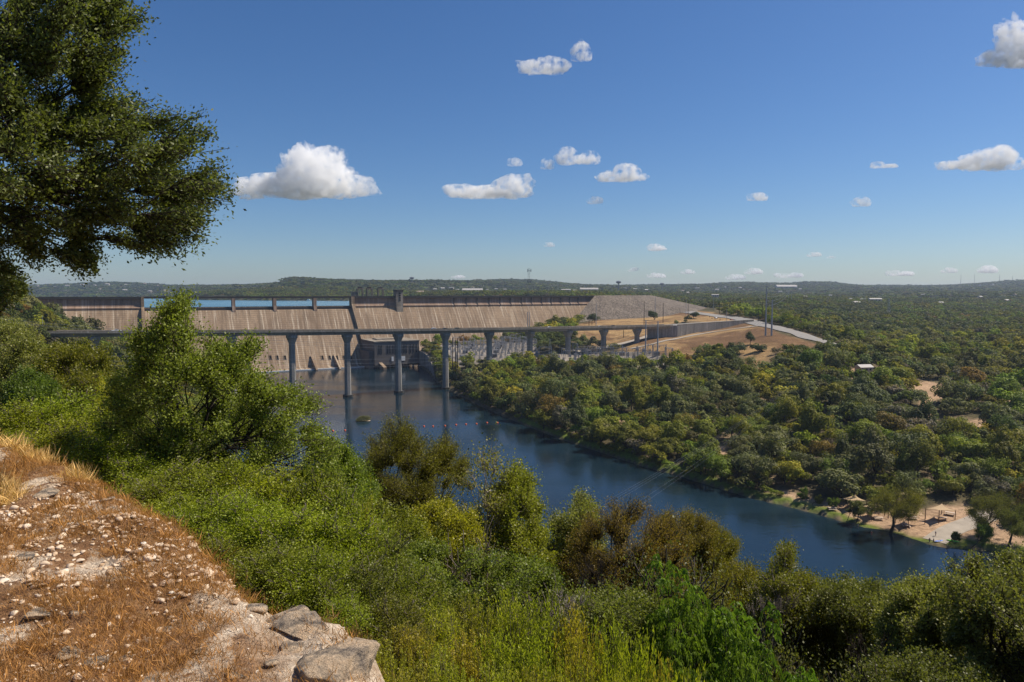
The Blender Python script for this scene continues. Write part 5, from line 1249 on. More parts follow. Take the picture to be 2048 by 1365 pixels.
for kd, c, px, py, lb, nm, ct in [('suv', 'white', 1334, 618, 'white car farthest up the highway by the embankment', 'car', 'car'), ('sedan', 'white', 1341, 620, 'second white car on the far highway stretch', 'car', 'car'),
    ('suv', 'silver', 1432, 639, 'silver van at the ramp junction', 'car', 'van'), ('sedan', 'red', 1463, 642, 'dark red car at the highway bend', 'car', 'car'), ('sedan', 'dark', 1356, 623, 'dark car on the highway below the white ones', 'car', 'car')]:
    make_car(nm, kd, c, on_ground(px, py, 0.6), ha, lb, ct)
def make_bike(loc, rz, label):
    e = empty('motorcycle', loc, rz)
    for x in (-.7, .7):
        mb = MB(); mb.tube([(x, -.07, .33), (x, .07, .33)], .33, 10); mb.build('wheel', M['rubber'], e)
    mb = MB(); mb.prism([(-.9, .6), (-.3, .45), (.4, .5), (.75, .95), (.45, 1.0), (0, .9), (-.6, .85)], -.18, .18); mb.build('body', VP['dark'], e); tag(e, label, 'motorcycle', 'motorcycles at the ramp junction')
    r = Vector(loc); mb = MB()
    co_, si_ = math.cos(rz), math.sin(rz)
    def T(x, y, z): return (r.x + x * co_ - y * si_, r.y + x * si_ + y * co_, r.z + z)
    body_fig(T, [(-.2, 0, .9), (-.05, 0, 1.45)], label.replace('motorcycle', 'rider').replace('ridden', 'seated'), 'rider', sit=True)
# ---------------------------------------------------------------- people
M['skin'] = simple('skin', (0.35, 0.2, 0.14), 0.6); M['skin_dark'] = simple('tan_skin', (0.2, 0.11, 0.07), 0.6); M['hair'] = simple('dark_hair', (0.03, 0.02, 0.015), 0.8)
CL = {'red': simple('red_cloth', (0.4, 0.04, 0.03)), 'navy': simple('navy_cloth', (0.02, 0.03, 0.07)), 'black': simple('black_cloth', (0.02, 0.02, 0.02)), 'white': simple('white_cloth', (0.6, 0.6, 0.58)), 'blue': simple('blue_cloth', (0.05, 0.15, 0.4))}
def skin_fig(name, joints, edges, radii, mat, parent=None, res=1):
    me = bpy.data.meshes.new(name); me.from_pydata(joints, edges, []); o = bpy.data.objects.new(name, me); link(o)
    o.modifiers.new('skin', 'SKIN'); sub = o.modifiers.new('sub', 'SUBSURF'); sub.levels = sub.render_levels = res
    if not me.skin_vertices: bm = bmesh.new(); bm.from_mesh(me); bm.verts.layers.skin.verify(); bm.to_mesh(me); bm.free()
    for i, r in enumerate(radii): me.skin_vertices[0].data[i].radius = (r, r); me.skin_vertices[0].data[i].use_root = (i == 0)
    dg = bpy.context.evaluated_depsgraph_get(); m2 = bpy.data.meshes.new_from_object(o.evaluated_get(dg)); bpy.data.objects.remove(o)
    m2.materials.clear(); m2.materials.append(mat); m2.name = name
    o = bpy.data.objects.new(name, m2); link(o, parent); return o
def body_fig(T, hip, label, grp, sit=False, top='black', low='navy', arms=0.0, skin='skin', sunk=0.0, stride=0.1):
    """one continuous body; T maps local coordinates to the world"""
    if sit: J = [(-.2, 0, .85), (-.12, 0, 1.15), (0, 0, 1.42), (.04, 0, 1.52), (.06, 0, 1.68), (.05, .2, 1.38), (.3, .22, 1.15), (.55, .2, 1.05), (.05, -.2, 1.38), (.3, -.22, 1.15), (.55, -.2, 1.05), (.2, .18, .8), (.15, .2, .35), (.2, -.18, .8), (.15, -.2, .35)]
    else: J = [(0, 0, .93), (0, 0, 1.15), (0, 0, 1.40), (0, 0, 1.52), (.02, 0, 1.66), (0, .19, 1.40), (.03, .25 + arms, 1.12), (.1, .26 + arms, .88), (0, -.19, 1.40), (.03, -.25 - arms, 1.12), (.1, -.26 - arms, .88), (stride, .1, .5), (stride * .6, .11, .06), (-stride, -.1, .5), (-stride * 1.4, -.11, .06)]
    Ed = [(0, 1), (1, 2), (2, 3), (3, 4), (2, 5), (5, 6), (6, 7), (2, 8), (8, 9), (9, 10), (0, 11), (11, 12), (0, 13), (13, 14)]
    R = [.13, .12, .14, .06, .105, .06, .045, .035, .06, .045, .035, .075, .05, .075, .05]
    base = T(0, 0, 0); e = empty('person', base); loc = lambda p: tuple(Vector(T(p[0], p[1], p[2] - sunk)) - Vector(base))
    skin_fig('body', [loc(p) for p in J], Ed, R, M[skin], e)
    skin_fig('shirt', [loc(J[0]), loc(J[1]), loc(J[2]), loc(J[5]), loc(J[8])], [(0, 1), (1, 2), (2, 3), (2, 4)], [.135, .135, .155, .085, .085], CL[top], e)
    mid = lambda a, b_: tuple((a[i] + b_[i]) / 2 for i in range(3))
    skin_fig('shorts', [loc(J[0]), loc(mid(J[0], J[11])), loc(J[11]), loc(mid(J[0], J[13])), loc(J[13])], [(0, 1), (1, 2), (0, 3), (3, 4)], [.15, .11, .09, .11, .09], CL[low], e)
    h = J[4]; skin_fig('hair', [loc((h[0] - .03, h[1], h[2] + .03)), loc((h[0] - .03, h[1], h[2] + .08))], [(0, 1)], [.1, .08], M['hair'], e)
    tag(e, label, 'person', grp); return e
def at_T(p, rz):
    co_, si_ = math.cos(rz), math.sin(rz)
    return lambda x, y, z: (p.x + x * co_ - y * si_, p.y + x * si_ + y * co_, p.z + z)
make_bike(on_ground(1419, 636, 0.6), ha, 'dark motorcycle ridden first into the junction')
make_bike(on_ground(1424, 640, 0.6), ha, 'dark motorcycle ridden just below the first one')
make_bike(on_ground(1440, 641, 0.6), ha, 'dark motorcycle ridden last toward the bend')
pp = [(1859, 1086, 'person in dark clothes wading at the foot of the boat ramp', 'black', 'navy', .25), (1867, 1087, 'person standing in shallow water beside the first wader', 'navy', 'black', .3),
      (1871, 1078, 'person on the boat ramp behind the two waders', 'blue', 'black', 0), (1743, 1070, 'person in red swimming clothes in the shallows under the big tree', 'red', 'red', .35),
      (1776, 1044, 'person in dark shirt standing in the shade of the big tree', 'black', 'navy', 0), (1768, 1041, 'person with red shirt standing at the shaded tables', 'red', 'navy', 0),
      (1716, 1056, 'person in pale top at the shore under the small trees', 'white', 'black', .2), (1757, 1038, 'person in white sitting group by the shaded table', 'white', 'navy', 0)]
for i, (px, py, lb, tp, lw_, sk) in enumerate(pp):
    p = gz(px, py, 0.1); g = float(ground(p.x, p.y)[0]); p.z = max(g, -0.05); body_fig(at_T(p, 1.2 + i), None, lb, 'people at the picnic shore', top=tp, low=lw_, sunk=sk, arms=.05)

# ---------------------------------------------------------------- poles and masts
def pole(name, px, ptop, pbase, width, mat, label, grp, arms=0, D=None, catg='utility pole'):
    if D is None: p = pix_ground(px, pbase, 200)
    else: v = at(px, pbase, D); p = Vector((v.x, v.y, float(ground(v.x, v.y)[0])))
    top = at(px, ptop, p.y).z; h = max(top - p.z, 4)
    e = empty(name, p); mb = MB(); mb.tube([(0, 0, -1), (0, 0, h)], [width, width * .6], 8); mb.build('shaft', M[mat], e)
    for k in range(arms):
        z = h - 1.2 - k * 2.6; mb = MB(); mb.bar((-1.5, 0, z), (1.5, 0, z), .12)
        mb.build('crossarm', M[mat], e)
    tag(e, label, catg, grp); e['h'] = h; return e
WP = 'dark wooden utility poles'; SPg = 'grey steel transmission poles'
for px, t_, b_, lb in [(1288, 603, 652, 'tall dark pole standing right behind the bridge end'), (1326, 606, 646, 'dark pole behind the abutment, right of the bushes'), (1376, 602, 640, 'dark pole rising beside the lone round tree'),
                       (1178, 634, 655, 'short dark pole left of the dark green bush by the bridge'), (1184, 633, 650, 'shorter twin of the dark pole by the bush'), (1439, 600, 628, 'slim dark pole among trees above the highway'),
                       (1480, 596, 620, 'slim dark pole in the woods above the bend'), (1517, 613, 644, 'dark pole just left of the tall steel pair'), (1524, 604, 644, 'taller dark pole touching the steel pair'),
                       (1828, 604, 636, 'dark pole alone in the far right woods'), (2020, 584, 614, 'dark pole near the right edge of the far woods'), (1798, 690, 722, 'slim dark pole amid the yellowing trees'),
                       (1923, 702, 730, 'dark pole with crossarm in the right woods'), (1624, 745, 768, 'dark pole beside the grey bare tree'), (1247, 655, 676, 'small dark pole under the bridge deck')]:
    pole('utility_pole', px, t_, b_, 0.36, 'wood', lb, WP, arms=1 if px in (1923, 1828, 1624, 2020) else 0)
for px, t_, b_, lb, w_ in [(1531, 572, 672, 'tallest grey steel pole on the mound crest', .8), (1543, 600, 672, 'grey steel pole just right of the tallest one', .8), (1291, 641, 706, 'grey steel pole before the bridge end, left one', .75),
                       (1315, 643, 712, 'grey steel pole before the bridge end, right one', .75), (1192, 607, 655, 'thin grey steel pole in front of the rock embankment', .45), (1310, 595, 640, 'grey steel pole at the embankment right slope', .45),
                       (1372, 598, 632, 'thin grey light pole by the highway trees', .3), (1453, 616, 645, 'thin street light pole at the ramp junction', .25), (1055, 624, 690, 'grey pole left of the lattice mast foot', .4), (1059, 624, 690, 'grey pole at the lattice mast foot', .4),
                       (1427, 594, 622, 'grey pole carrying the far line, left', .3), (1577, 580, 606, 'grey pole in the far line beside the tall pair', .5), (1583, 580, 606, 'grey pole in the far line, rightmost', .5)]:
    pole('steel_pole', px, t_, b_, w_, 'steel', lb, SPg)
for px, t_, b_, lb in [(905, 676, 713, 'left of three black poles at the switchyard corner'), (911, 681, 713, 'short middle one of three black poles at the switchyard'), (915, 676, 713, 'right of three black poles at the switchyard corner')]:
    pole('utility_pole', px, t_, b_, 0.5, 'wood', lb, WP, D=600)
pole('street_lamp', 86, 632, 668, 0.14, 'steel', 'thin street lamp at the wooded left end of the bridge', 'street lamp', D=430, catg='street lamp')
def lattice(name, px, pt, pb, D, w0, w1, label, catg, mat='greysteel', seg=10, grp=None):
    v = at(px, pb, D); g = float(ground(v.x, v.y)[0]); p = Vector((v.x, v.y, g)); h = at(px, pt, D).z - g; e = empty(name, p); mb = MB(); r = w0 * .05 + .03
    cs = [(-1, -1), (1, -1), (1, 1), (-1, 1)]
    for cx, cy in cs: mb.bar((cx * w0, cy * w0, -1), (cx * w1, cy * w1, h), r)
    mb.build('legs', M[mat], e); mb = MB()
    for k in range(seg):
        z0, z1 = h * k / seg, h * (k + 1) / seg; a0 = w0 + (w1 - w0) * k / seg; a1 = w0 + (w1 - w0) * (k + 1) / seg
        for i in range(4):
            c0, c1 = cs[i], cs[(i + 1) % 4]; mb.bar((c0[0] * a0, c0[1] * a0, z0), (c1[0] * a1, c1[1] * a1, z1), r * .6); mb.bar((c0[0] * a1, c0[1] * a1, z1), (c1[0] * a1, c1[1] * a1, z1), r * .6)
    mb.build('bracing', M[mat], e); tag(e, label, catg, grp); return e, h
e, h = lattice('cell_tower', 1057.5, 537, 690, 740, 1.1, .9, 'slim lattice mast with antenna clusters rising before the right dam wing', 'antenna mast', seg=26)
for z in (h - 2.5, h - 14):
    for a in range(3):
        mb = MB(); x, y = math.cos(a * 2.1) * 2.2, math.sin(a * 2.1) * 2.2; mb.box((x, y, z), (.7, .7, 3.0)); mb.bar((0, 0, z), (x, y, z), .15); mb.build('antenna', M['greysteel'], e)
for px, pt, D, lb in [(824, 554, 2900, 'water tower on a thin stem above the far left ridge'), (1237, 562, 2600, 'dark water tower left of the far houses'), (1324, 566, 3200, 'small water tower right of the far white roofs')]:
    v = at(px, 580, D); g = float(ground(v.x, v.y)[0]); top = at(px, pt, D).z; e = empty('water_tower', (v.x, v.y, g)); mb = MB(); hh_ = top - g; mb.tube([(0, 0, -1), (0, 0, hh_ - 8)], 2.0, 8); mb.build('stem', M['greysteel'], e)
    mb = MB(); mb.tube([(0, 0, hh_ - 11), (0, 0, hh_ - 8), (0, 0, hh_ - 3), (0, 0, hh_)], [2, 9, 10, 3], 14); mb.build('tank', M['greysteel'], e); tag(e, lb, 'water tower', 'water towers on the ridges')
for i, (px, pt, D) in enumerate([(873, 560, 3200), (900, 558, 3200), (926, 561, 3200), (1020, 558, 4600), (1089, 559, 4900), (1098, 560, 4900), (1357, 566, 4500), (1921, 549, 5100), (1948, 549, 5100), (1998, 549, 5100), (2024, 552, 5100)]):
    nmw = ['leftmost small mast on the ridge behind the dam tower', 'second small mast on the ridge behind the dam', 'third small mast on the ridge behind the dam', 'thin mast on the ridge left of the lattice mast', 'left thin mast on the hill right of the lattice mast', 'right thin mast on the hill right of the lattice mast',
           'thin mast near the centre of the far ridge', 'first thin mast above the right ridge', 'second thin mast above the right ridge', 'third thin mast above the right ridge', 'rightmost thin mast above the right ridge'][i]
    v = at(px, 575, D); g = float(ground(v.x, v.y)[0]); mb = MB(); mb.tube([(0, 0, -2), (0, 0, at(px, pt, D).z - g)], [1.5, .7], 5); o = mb.build('radio_mast', M['greysteel']); o.location = (v.x, v.y, g); tag(o, nmw, 'radio mast', 'thin masts on the far ridges')
lattice('pylon', 1777, 598, 628, 1150, 2.6, .8, 'grey lattice pylon standing in the right far woods', 'pylon', 'steel', 6)
lattice('pylon', 1100, 678, 722, 575, 1.6, .5, 'tall lattice pylon at the left of the lower switchyard', 'pylon', 'steel', 8)
lattice('pylon', 1164, 700, 745, 500, 1.0, .4, 'small lattice pylon in the middle of the switchyard edge', 'pylon', 'greysteel', 8)

# ---------------------------------------------------------------- switchyards
def gantry():
    e = empty('switchgear_gantry')
    for x in (-6, 6):
        mb = MB()
        for dx, dy in ((-.5, -.5), (.5, -.5), (.5, .5), (-.5, .5)): mb.bar((x + dx, dy, -.5), (x + dx * .4, dy * .4, 10.5), .09)
        for k in range(6): mb.bar((x - .5, -.5, k * 1.8), (x + .5, -.5, k * 1.8 + 1.8), .06)
        mb.build('post', M['steel'], e)
    mb = MB()
    for dy, z in ((-.35, 10.0), (.35, 10.0), (0, 10.7)): mb.bar((-6.2, dy, z), (6.2, dy, z), .08)
    for k in range(10): mb.bar((-6 + k * 1.2, -.35, 10), (-5.4 + k * 1.2, 0, 10.7), .05)
    mb.build('beam', M['steel'], e)
    for k in range(3):
        mb = MB(); mb.tube([(-4 + k * 4, 0, 10), (-4 + k * 4, 0, 8.2)], .16, 6); mb.build('insulator', M['greysteel'], e)
    return e
def breaker():
    e = empty('circuit_breaker'); mb = MB(); mb.box((0, 0, 1.0), (2.2, 1.4, 2.0)); mb.build('cabinet', M['steel'], e)
    for k in (-.7, 0, .7):
        mb = MB(); mb.tube([(k, 0, 2), (k, 0, 2.6), (k, 0, 4.2)], [.28, .3, .14], 8); mb.build('bushing', M['conc'], e)
    return e
def transformer():
    e = empty('transformer'); mb = MB(); mb.box((0, 0, 1.8), (4.4, 2.6, 3.4)); mb.build('tank', M['steel'], e)
    mb = MB()
    for k in range(7): mb.box((-1.8 + k * .6, -1.75, 1.7), (.18, .9, 2.6))
    mb.build('radiator', M['greysteel'], e)
    for k in (-1.2, 0, 1.2):
        mb = MB(); mb.tube([(k, 0, 3.5), (k, 0, 5.2)], [.25, .12], 8); mb.build('bushing', M['conc'], e)
    return e
YA = at(880, 700, 700); ng = 0
rs_ = random.Random(9)
def yard_grid(poly, sx, sy, rot):
    c = poly.mean(0); out = []
    for i in range(-20, 21):
        for j in range(-20, 21):
            x = c[0] + i * sx * math.cos(rot) - j * sy * math.sin(rot); y = c[1] + i * sx * math.sin(rot) + j * sy * math.cos(rot)
            if poly_sd(np.array([x]), np.array([y]), poly)[0] < -2: out.append((x, y, i, j))
    return out
proto_g = {}
def inst(key, mk, x, y, rz, label, grp, catg, s=1.0):
    e = copy_tree(proto_g[key]) if key in proto_g else proto_g.setdefault(key, mk())
    e.location = (x, y, float(ground(x, y)[0])); e.rotation_euler = (0, 0, rz); e.scale = (s, s, s); tag(e, label, catg, grp); return e
for yi, (pl, nm, rot) in enumerate(((YARD[0], 'upper', DANG), (YARD[1], 'lower', 0.25))):
    g = yard_grid(pl, 17, 17, rot); g.sort(key=lambda q: (q[0] / q[1]))
    for i, (x, y, a_, b_) in enumerate(g):
        inst('g', gantry, x, y, rot + (0 if (a_ + b_) % 2 else math.pi / 2), 'grey lattice switchgear gantry in the %s yard, number %d from the left' % (nm, i + 1), 'steel gantries of the %s switchyard' % nm, 'gantry', rs_.uniform(.8, 1.1))
    g = yard_grid(pl, 15, 13, rot); g.sort(key=lambda q: ((q[0] + 4) / (q[1] + 4))); nt_ = nb_ = 0
    for (x, y, a_, b_) in g:
        x += 4; y += 4
        if (a_ * 3 + b_) % 5 == 0: nt_ += 1; inst('t', transformer, x, y, rot, 'grey finned transformer on %s yard gravel, number %d from left' % (nm, nt_), 'transformers of the %s switchyard' % nm, 'transformer')
        else: nb_ += 1; inst('b', breaker, x, y, rot, 'circuit breaker with three bushings in the %s yard, number %d from left' % (nm, nb_), 'circuit breakers of the %s switchyard' % nm, 'circuit breaker')
# long tubular busbars over the lower yard
for k in range(9):
    a_ = pix_ground(1110 + k * 14, 704 + k * 2.6, 200); b_ = pix_ground(1210 + k * 24, 702 + k * 3.0, 200); n_ = 6; e = empty('busbar', a_)
    mb = MB(); mb.tube([(0, 0, 5.5), tuple(b_ - a_ + Vector((0, 0, 5.5)))], .22, 6); mb.build('tube', M['conc_tan'], e)
    for i in range(n_):
        q = (b_ - a_) * ((i + .5) / n_); mb = MB(); mb.tube([(q.x, q.y, q.z - .8), (q.x, q.y, q.z + 5.4)], .14, 5); mb.build('post', M['steel'], e)
    tag(e, 'long pale horizontal busbar on posts, %s from the back of the lower yard' % ORD[k], 'busbar', 'pale busbars over the lower switchyard')

# ---------------------------------------------------------------- overhead lines
def cable(name, a, b_, sag, r, label, grp):
    pts = [a.lerp(b_, i / 20) + Vector((0, 0, -4 * sag * (i / 20) * (1 - i / 20))) for i in range(21)]
    mb = MB(); mb.tube(pts, r, 4); o = mb.build(name, M['wire']); tag(o, label, 'power line', grp)
pe = pole('line_pole', 1597, 757, 775, 0.35, 'wood', 'pole on the far bank where the river crossing wires end', WP, arms=2)
pt = Vector(pe.location) + Vector((0, 0, pe['h']))
for i, (px, py) in enumerate([(1228, 992), (1234, 996), (1240, 1001), (1300, 1012), (1322, 1012)]):
    b_ = at(px - 260, py + 145, 95 if i < 3 else 105); cable('power_line', pt + Vector(((i % 3) * .9 - .9, 0, -.6 - (i // 3) * 2.6)), b_, 3.0, .011, 'thin wire spanning the river, %s of five from the left' % ORD[i], 'wires crossing the river')
for i, (ya, yb) in enumerate([(632, 672), (638, 684), (700, 716), (712, 730), (722, 741)]):
    cable('power_line', at(-60, ya, 300), at(1100, 690 + i * 6, 590), 6, .06, 'thin wire passing in front of the dam, %s from the top' % ORD[i], 'wires in front of the dam')
pl_ = [Vector((0, 0, 0))]
P1 = pix_ground(1291, 706, 200) + Vector((0, 0, 24)); P2_ = pix_ground(1531, 672, 200) + Vector((0, 0, 34)); P3_ = pix_ground(1577, 606, 200) + Vector((0, 0, 30)); PY_ = pix_ground(1140, 722, 200) + Vector((0, 0, 9))
for i in range(3):
    cable('power_line', P1 + Vector((i, 0, -i * 2)), PY_ + Vector((i * 6, 0, 0)), 2, .09, 'wire dropping from the steel poles into the switchyard, %s' % ['upper', 'middle', 'lower'][i], 'wires into the switchyard')
    cable('power_line', P2_ + Vector((i, 0, -i * 4)), P3_ + Vector((i, 0, -i * 3)), 6, .10, 'wire leading away from the tallest steel pole, %s' % ['upper', 'middle', 'lower'][i], 'wires over the mound')

# ---------------------------------------------------------------- far buildings
M['roofw'] = simple('pale_roof', (0.40, 0.37, 0.34), 0.6); M['rooft'] = simple('tan_roof', (0.30, 0.23, 0.18), 0.8); M['wallh'] = simple('stone_house_wall', (0.42, 0.36, 0.30), 0.9); M['roofg'] = simple('grey_roof', (0.2, 0.2, 0.2), 0.8)
def house(loc, L, W, H, rz, roof, label, catg='house', grp='houses on the far hills'):
    e = empty('house' if catg == 'house' else catg, loc, rz); mb = MB(); mb.box((0, 0, H / 2 - 1), (L, W, H + 2)); mb.build('wall', M['wallh'], e)
    mb = MB(); mb.prism([(-W / 2 - .6, H), (W / 2 + .6, H), (0, H + W * .28)], -L / 2 - .6, L / 2 + .6, 'x'); mb.build('roof', M[roof], e)
    for k in range(3):
        mb = MB(); mb.box((-L * .3 + k * L * .3, -W / 2, H * .5), (L * .12, .3, H * .4)); mb.build('window', M['glass'], e)
    tag(e, label, catg, grp)
HS = [(75, 573), (110, 575), (135, 573), (165, 571), (190, 572), (215, 570), (252, 571), (290, 569), (318, 573), (332, 583), (200, 579), (250, 582), (300, 584), (870, 581), (885, 579), (903, 578), (915, 582), (930, 580), (945, 577), (958, 583), (975, 582), (992, 580), (1010, 581), (860, 586), (840, 588), (1128, 583), (1150, 584),
      (1250, 578), (1270, 580), (1292, 582), (1365, 583), (1375, 588), (1395, 578), (1434, 581), (1450, 575), (1480, 577), (1610, 597), (1660, 594), (1700, 602), (1725, 603), (1750, 604), (1845, 592), (1960, 597), (2015, 605), (2030, 592), (1880, 610), (1712, 610), (1560, 585), (1600, 580), (1985, 571), (1960, 572)]
rh = random.Random(12)
def where_h(px):
    return ('on the left ridge beyond the lake' if px < 340 else 'beyond the dam tower' if px < 1000 else 'behind the right dam wing' if px < 1230 else 'above the rock embankment' if px < 1500 else 'in the woods right of centre' if px < 1800 else 'in the far right woods')
cnt = {}
hb = [r for r in sorted(HS)]
tot = {}
for px, py in hb: tot[where_h(px)] = tot.get(where_h(px), 0) + 1
for px, py in hb:
    p = pix_ground(px, py + 1.5, 900); w_ = where_h(px); cnt[w_] = cnt.get(w_, 0) + 1; s = p.y / 2500
    L = rh.uniform(10, 19) * max(1, s * .8); rf = rh.choice(['roofw', 'rooft', 'roofg', 'roofw'])
    house((p.x, p.y, p.z + 2), L, L * .55, 5.0 * max(1, s * .8), rh.uniform(-.6, .6), rf, 'small %s-roofed house %s, %s from the left' % ({'roofw': 'pale', 'rooft': 'tan', 'roofg': 'grey'}[rf], w_, ORD[cnt[w_] - 1]))
for px, py, wp, lab in [(1178, 584, 36, 'long white-roofed warehouse above the right dam wing'), (1132, 585, 18, 'smaller pale shed left of the long warehouse'), (1572, 576, 40, 'long white-roofed school building on the far slope'), (1430, 597, 14, 'white pavilion roof in the woods above the highway'), (945, 585, 40, 'low pale flat building beyond the dam'), (1750, 607, 24, 'grey flat-roofed building in the right woods')]:
    p = pix_ground(px, py + 2, 900); L = wp / F * p.y; house((p.x, p.y, p.z + 6), L, L * .3, 6, 0.0, 'roofw', lab, 'warehouse', 'large pale buildings far off')
p = pix_ground(1727, 748, 200); house((p.x, p.y, p.z + 1.5), 9, 6, 3, 0.2, 'roofw', 'small pale-roofed shed in the woods beside the clearing', 'shed', 'shed in the woods')
boat = MB(); p = gz(618, 602, 62.1); boat.prism([(-5, .2), (5, .2), (6.5, 1.6), (2, 1.8), (1, 3.4), (-3, 3.4), (-4, 1.8), (-5.5, 1.6)], -1.6, 1.6); o = boat.build('motor_boat', M['white']); o.location = p; tag(o, 'white boat on the lake behind the spillway', 'boat')

# ---------------------------------------------------------------- river details
M['buoy'] = simple('orange_float', (0.7, 0.12, 0.03), 0.5)
bl = [(666, 862), (690, 861), (848, 853), (866, 853), (890, 852), (912, 850), (932, 849), (953, 848), (974, 846), (995, 846)]
for i, (px, py) in enumerate(bl):
    p = gz(px, py, 0.15); V, Fq = I2; o = bpy.data.objects.new('buoy', np_mesh('buoy', V * [.62, .62, .5], Fq, M['buoy'], True)); link(o); o.location = p
    tag(o, 'orange float on the river, %s of the line from the left' % ORD[i], 'buoy', 'orange floats across the river')
# reedy islet
p = gz(727, 842, 0); V, Fq = rockmesh(I3, 5, .3); o = bpy.data.objects.new('islet', np_mesh('islet', V * [5, 2.6, .4], Fq, M['rock'], True)); link(o); o.location = p; tag(o, kind='structure')
e = copy_tree(protos['green_shrub0']); e.name = 'reed_clump'; e.location = (p.x, p.y, .1); e.scale = (11, 7, 3.4)
for ch in e.children: ch.color = (0.12, 0.125, 0.04, 1)
tag(e, 'low yellowish reed clump alone in the river near the bridge', 'reeds')

# ---------------------------------------------------------------- picnic shore
M['canvas'] = simple('tan_canvas', (0.42, 0.30, 0.17), 0.8); M['timber'] = simple('brown_timber', (0.16, 0.09, 0.05), 0.8); M['tablew'] = simple('table_wood', (0.52, 0.42, 0.33), 0.8)
def sail(px, py, lab, s=1.0):
    p = gz(px, py, 1.8); p.z = float(ground(p.x, p.y)[0]); e = empty('shade_sail', p, .3); H = [4.2, 3.4, 4.4, 3.3]; C_ = [(-3.6, -2.6), (3.6, -2.6), (3.6, 2.6), (-3.6, 2.6)]
    for (x, y), h_ in zip(C_, H): mb = MB(); mb.tube([(x, y, -.3), (x, y, h_ + .15)], .13, 6); mb.build('post', M['timber'], e)
    mb = MB(); n_ = 8; vs = []
    for j in range(n_ + 1):
        for i in range(n_ + 1):
            u, v = i / n_, j / n_; z = (H[0] * (1 - u) + H[1] * u) * (1 - v) + (H[3] * (1 - u) + H[2] * u) * v
            pin = 1 - .28 * (4 * u * (1 - u)) * (2 * abs(v - .5)) ** 2; pin2 = 1 - .28 * (4 * v * (1 - v)) * (2 * abs(u - .5)) ** 2
            vs.append(((u - .5) * 7.2 * pin2, (v - .5) * 5.2 * pin, z))
    n1_ = n_ + 1; fs = [(j * n1_ + i, j * n1_ + i + 1, (j + 1) * n1_ + i + 1, (j + 1) * n1_ + i) for j in range(n_) for i in range(n_)]
    mb.add(vs, fs); mb.add([(a, b__, c - .05) for a, b__, c in vs], [f[::-1] for f in fs]); mb.build('canvas', M['canvas'], e); tag(e, lab, 'shade sail', 'tan shade sails of the picnic shore')
sail(1880, 1043, 'tan shade sail on brown posts near the boat ramp'); sail(1705, 1018, 'tan shade sail at the left end of the picnic shore'); sail(1748, 1030, 'tan shade sail half hidden left of the big tree'); sail(1820, 1045, 'shade sail posts right of the big tree trunk')
tb = None
for px, py, lab in [(1884, 1046, 'picnic table under the shade sail near the ramp'), (1706, 1020, 'picnic table under the leftmost shade sail'), (1757, 1036, 'picnic table in the tree shade, left'), (1812, 1050, 'picnic table in the tree shade beside the trunk'), (1825, 1040, 'picnic table behind the big tree'), (1900, 1040, 'picnic table in the sun past the last sail'), (1664, 1021, 'small table under the leftmost young shore tree')]:
    p = gz(px, py, 1.5); g = float(ground(p.x, p.y)[0])
    if tb is None:
        tb = empty('picnic_table'); mb = MB(); mb.box((0, 0, .74), (2.4, .9, .08)); mb.build('tabletop', M['tablew'], tb)
        for s in (-1, 1):
            mb = MB(); mb.box((0, s * .8, .45), (2.4, .32, .07)); mb.build('bench', M['tablew'], tb)
            mb = MB(); mb.bar((s * .8, -.75, 0), (s * .8, .3, .72), .06); mb.bar((s * .8, .75, 0), (s * .8, -.3, .72), .06); mb.build('leg', M['timber'], tb)
        e = tb
    else: e = copy_tree(tb)
    e.location = (p.x, p.y, g); e.scale = (1.25, 1.25, 1.15); e.rotation_euler = (0, 0, px * .37); tag(e, lab, 'picnic table', 'picnic tables of the shore')
def kayak(px, py, c, lab, rz):
    m = simple(lab.split()[0] + '_plastic', c, .4); p = gz(px, py, .35); p.z = max(float(ground(p.x, p.y)[0]), 0) + .18; mb = MB(); mb.tube([(-1.9, 0, .12), (-1.2, 0, 0), (0, 0, -.02), (1.2, 0, 0), (1.9, 0, .12)], [.05, .33, .42, .33, .05], 10); e = empty('kayak', p, rz); mb.build('hull', m, e)
    mb = MB(); mb.tube([(-.5, 0, .36), (.5, 0, .36)], .16, 8); mb.build('cockpit', M['black'], e); e.scale = (1, 1, .55); tag(e, lab, 'kayak', None)
kayak(1878, 1085, (.03, .13, .55), 'blue kayak at the foot of the boat ramp', .3); kayak(1906, 1087, (.25, .7, .08), 'lime green kayak on the grass right of the ramp', 2.6)
# shore trees with their own shapes
TP = [(6, 1672, 1008, 1040, 20), (7, 1656, 990, 1022, 18), (7, 1604, 980, 1010, 20), (6, 1870, 0, 0, 0)]
def mid_tree(k, px, pyb, wdt, ht, col, lab, grp='trees of the picnic shore', name='shore_tree'):
    p = gz(px, pyb, 1.2); g = float(ground(p.x, p.y)[0]); e = copy_tree(pobj[k]) ; e.name = name; e.location = (p.x, p.y, g - .1); e.scale = (wdt, wdt, ht); e.rotation_euler = (0, 0, px); tag(e, lab, 'tree', grp)
    for ch in e.children: ch.color = (*col, 1)
rngs = np.random.default_rng(8)
def shore_poly(px, top, base, wpx, col, lab, n=300, seed=1):
    p = gz(px, base, 1.0); Y = p.y; h_ = base - top; r_ = random.Random(seed)
    poly = []
    for k in range(14):
        a = k / 14 * 6.28; rr2 = r_.uniform(.8, 1.1); poly.append((px + math.cos(a) * wpx / 2 * rr2, top + h_ * .37 - math.sin(a) * h_ * .38 * rr2))
    D_ = wpx / F * Y; poly_tree('shore_tree', lab, 'tree', poly, Y, D_ * .8, px, n=int(n * 1.5), leaves=26, ls=.25, r0=D_ * .03, spread=D_ * .05, color=col, bark='bark_dark', group='trees of the picnic shore', seed=seed, mat='leaf_mid', k1=6, k2=6, clump=.6, lw=.4)
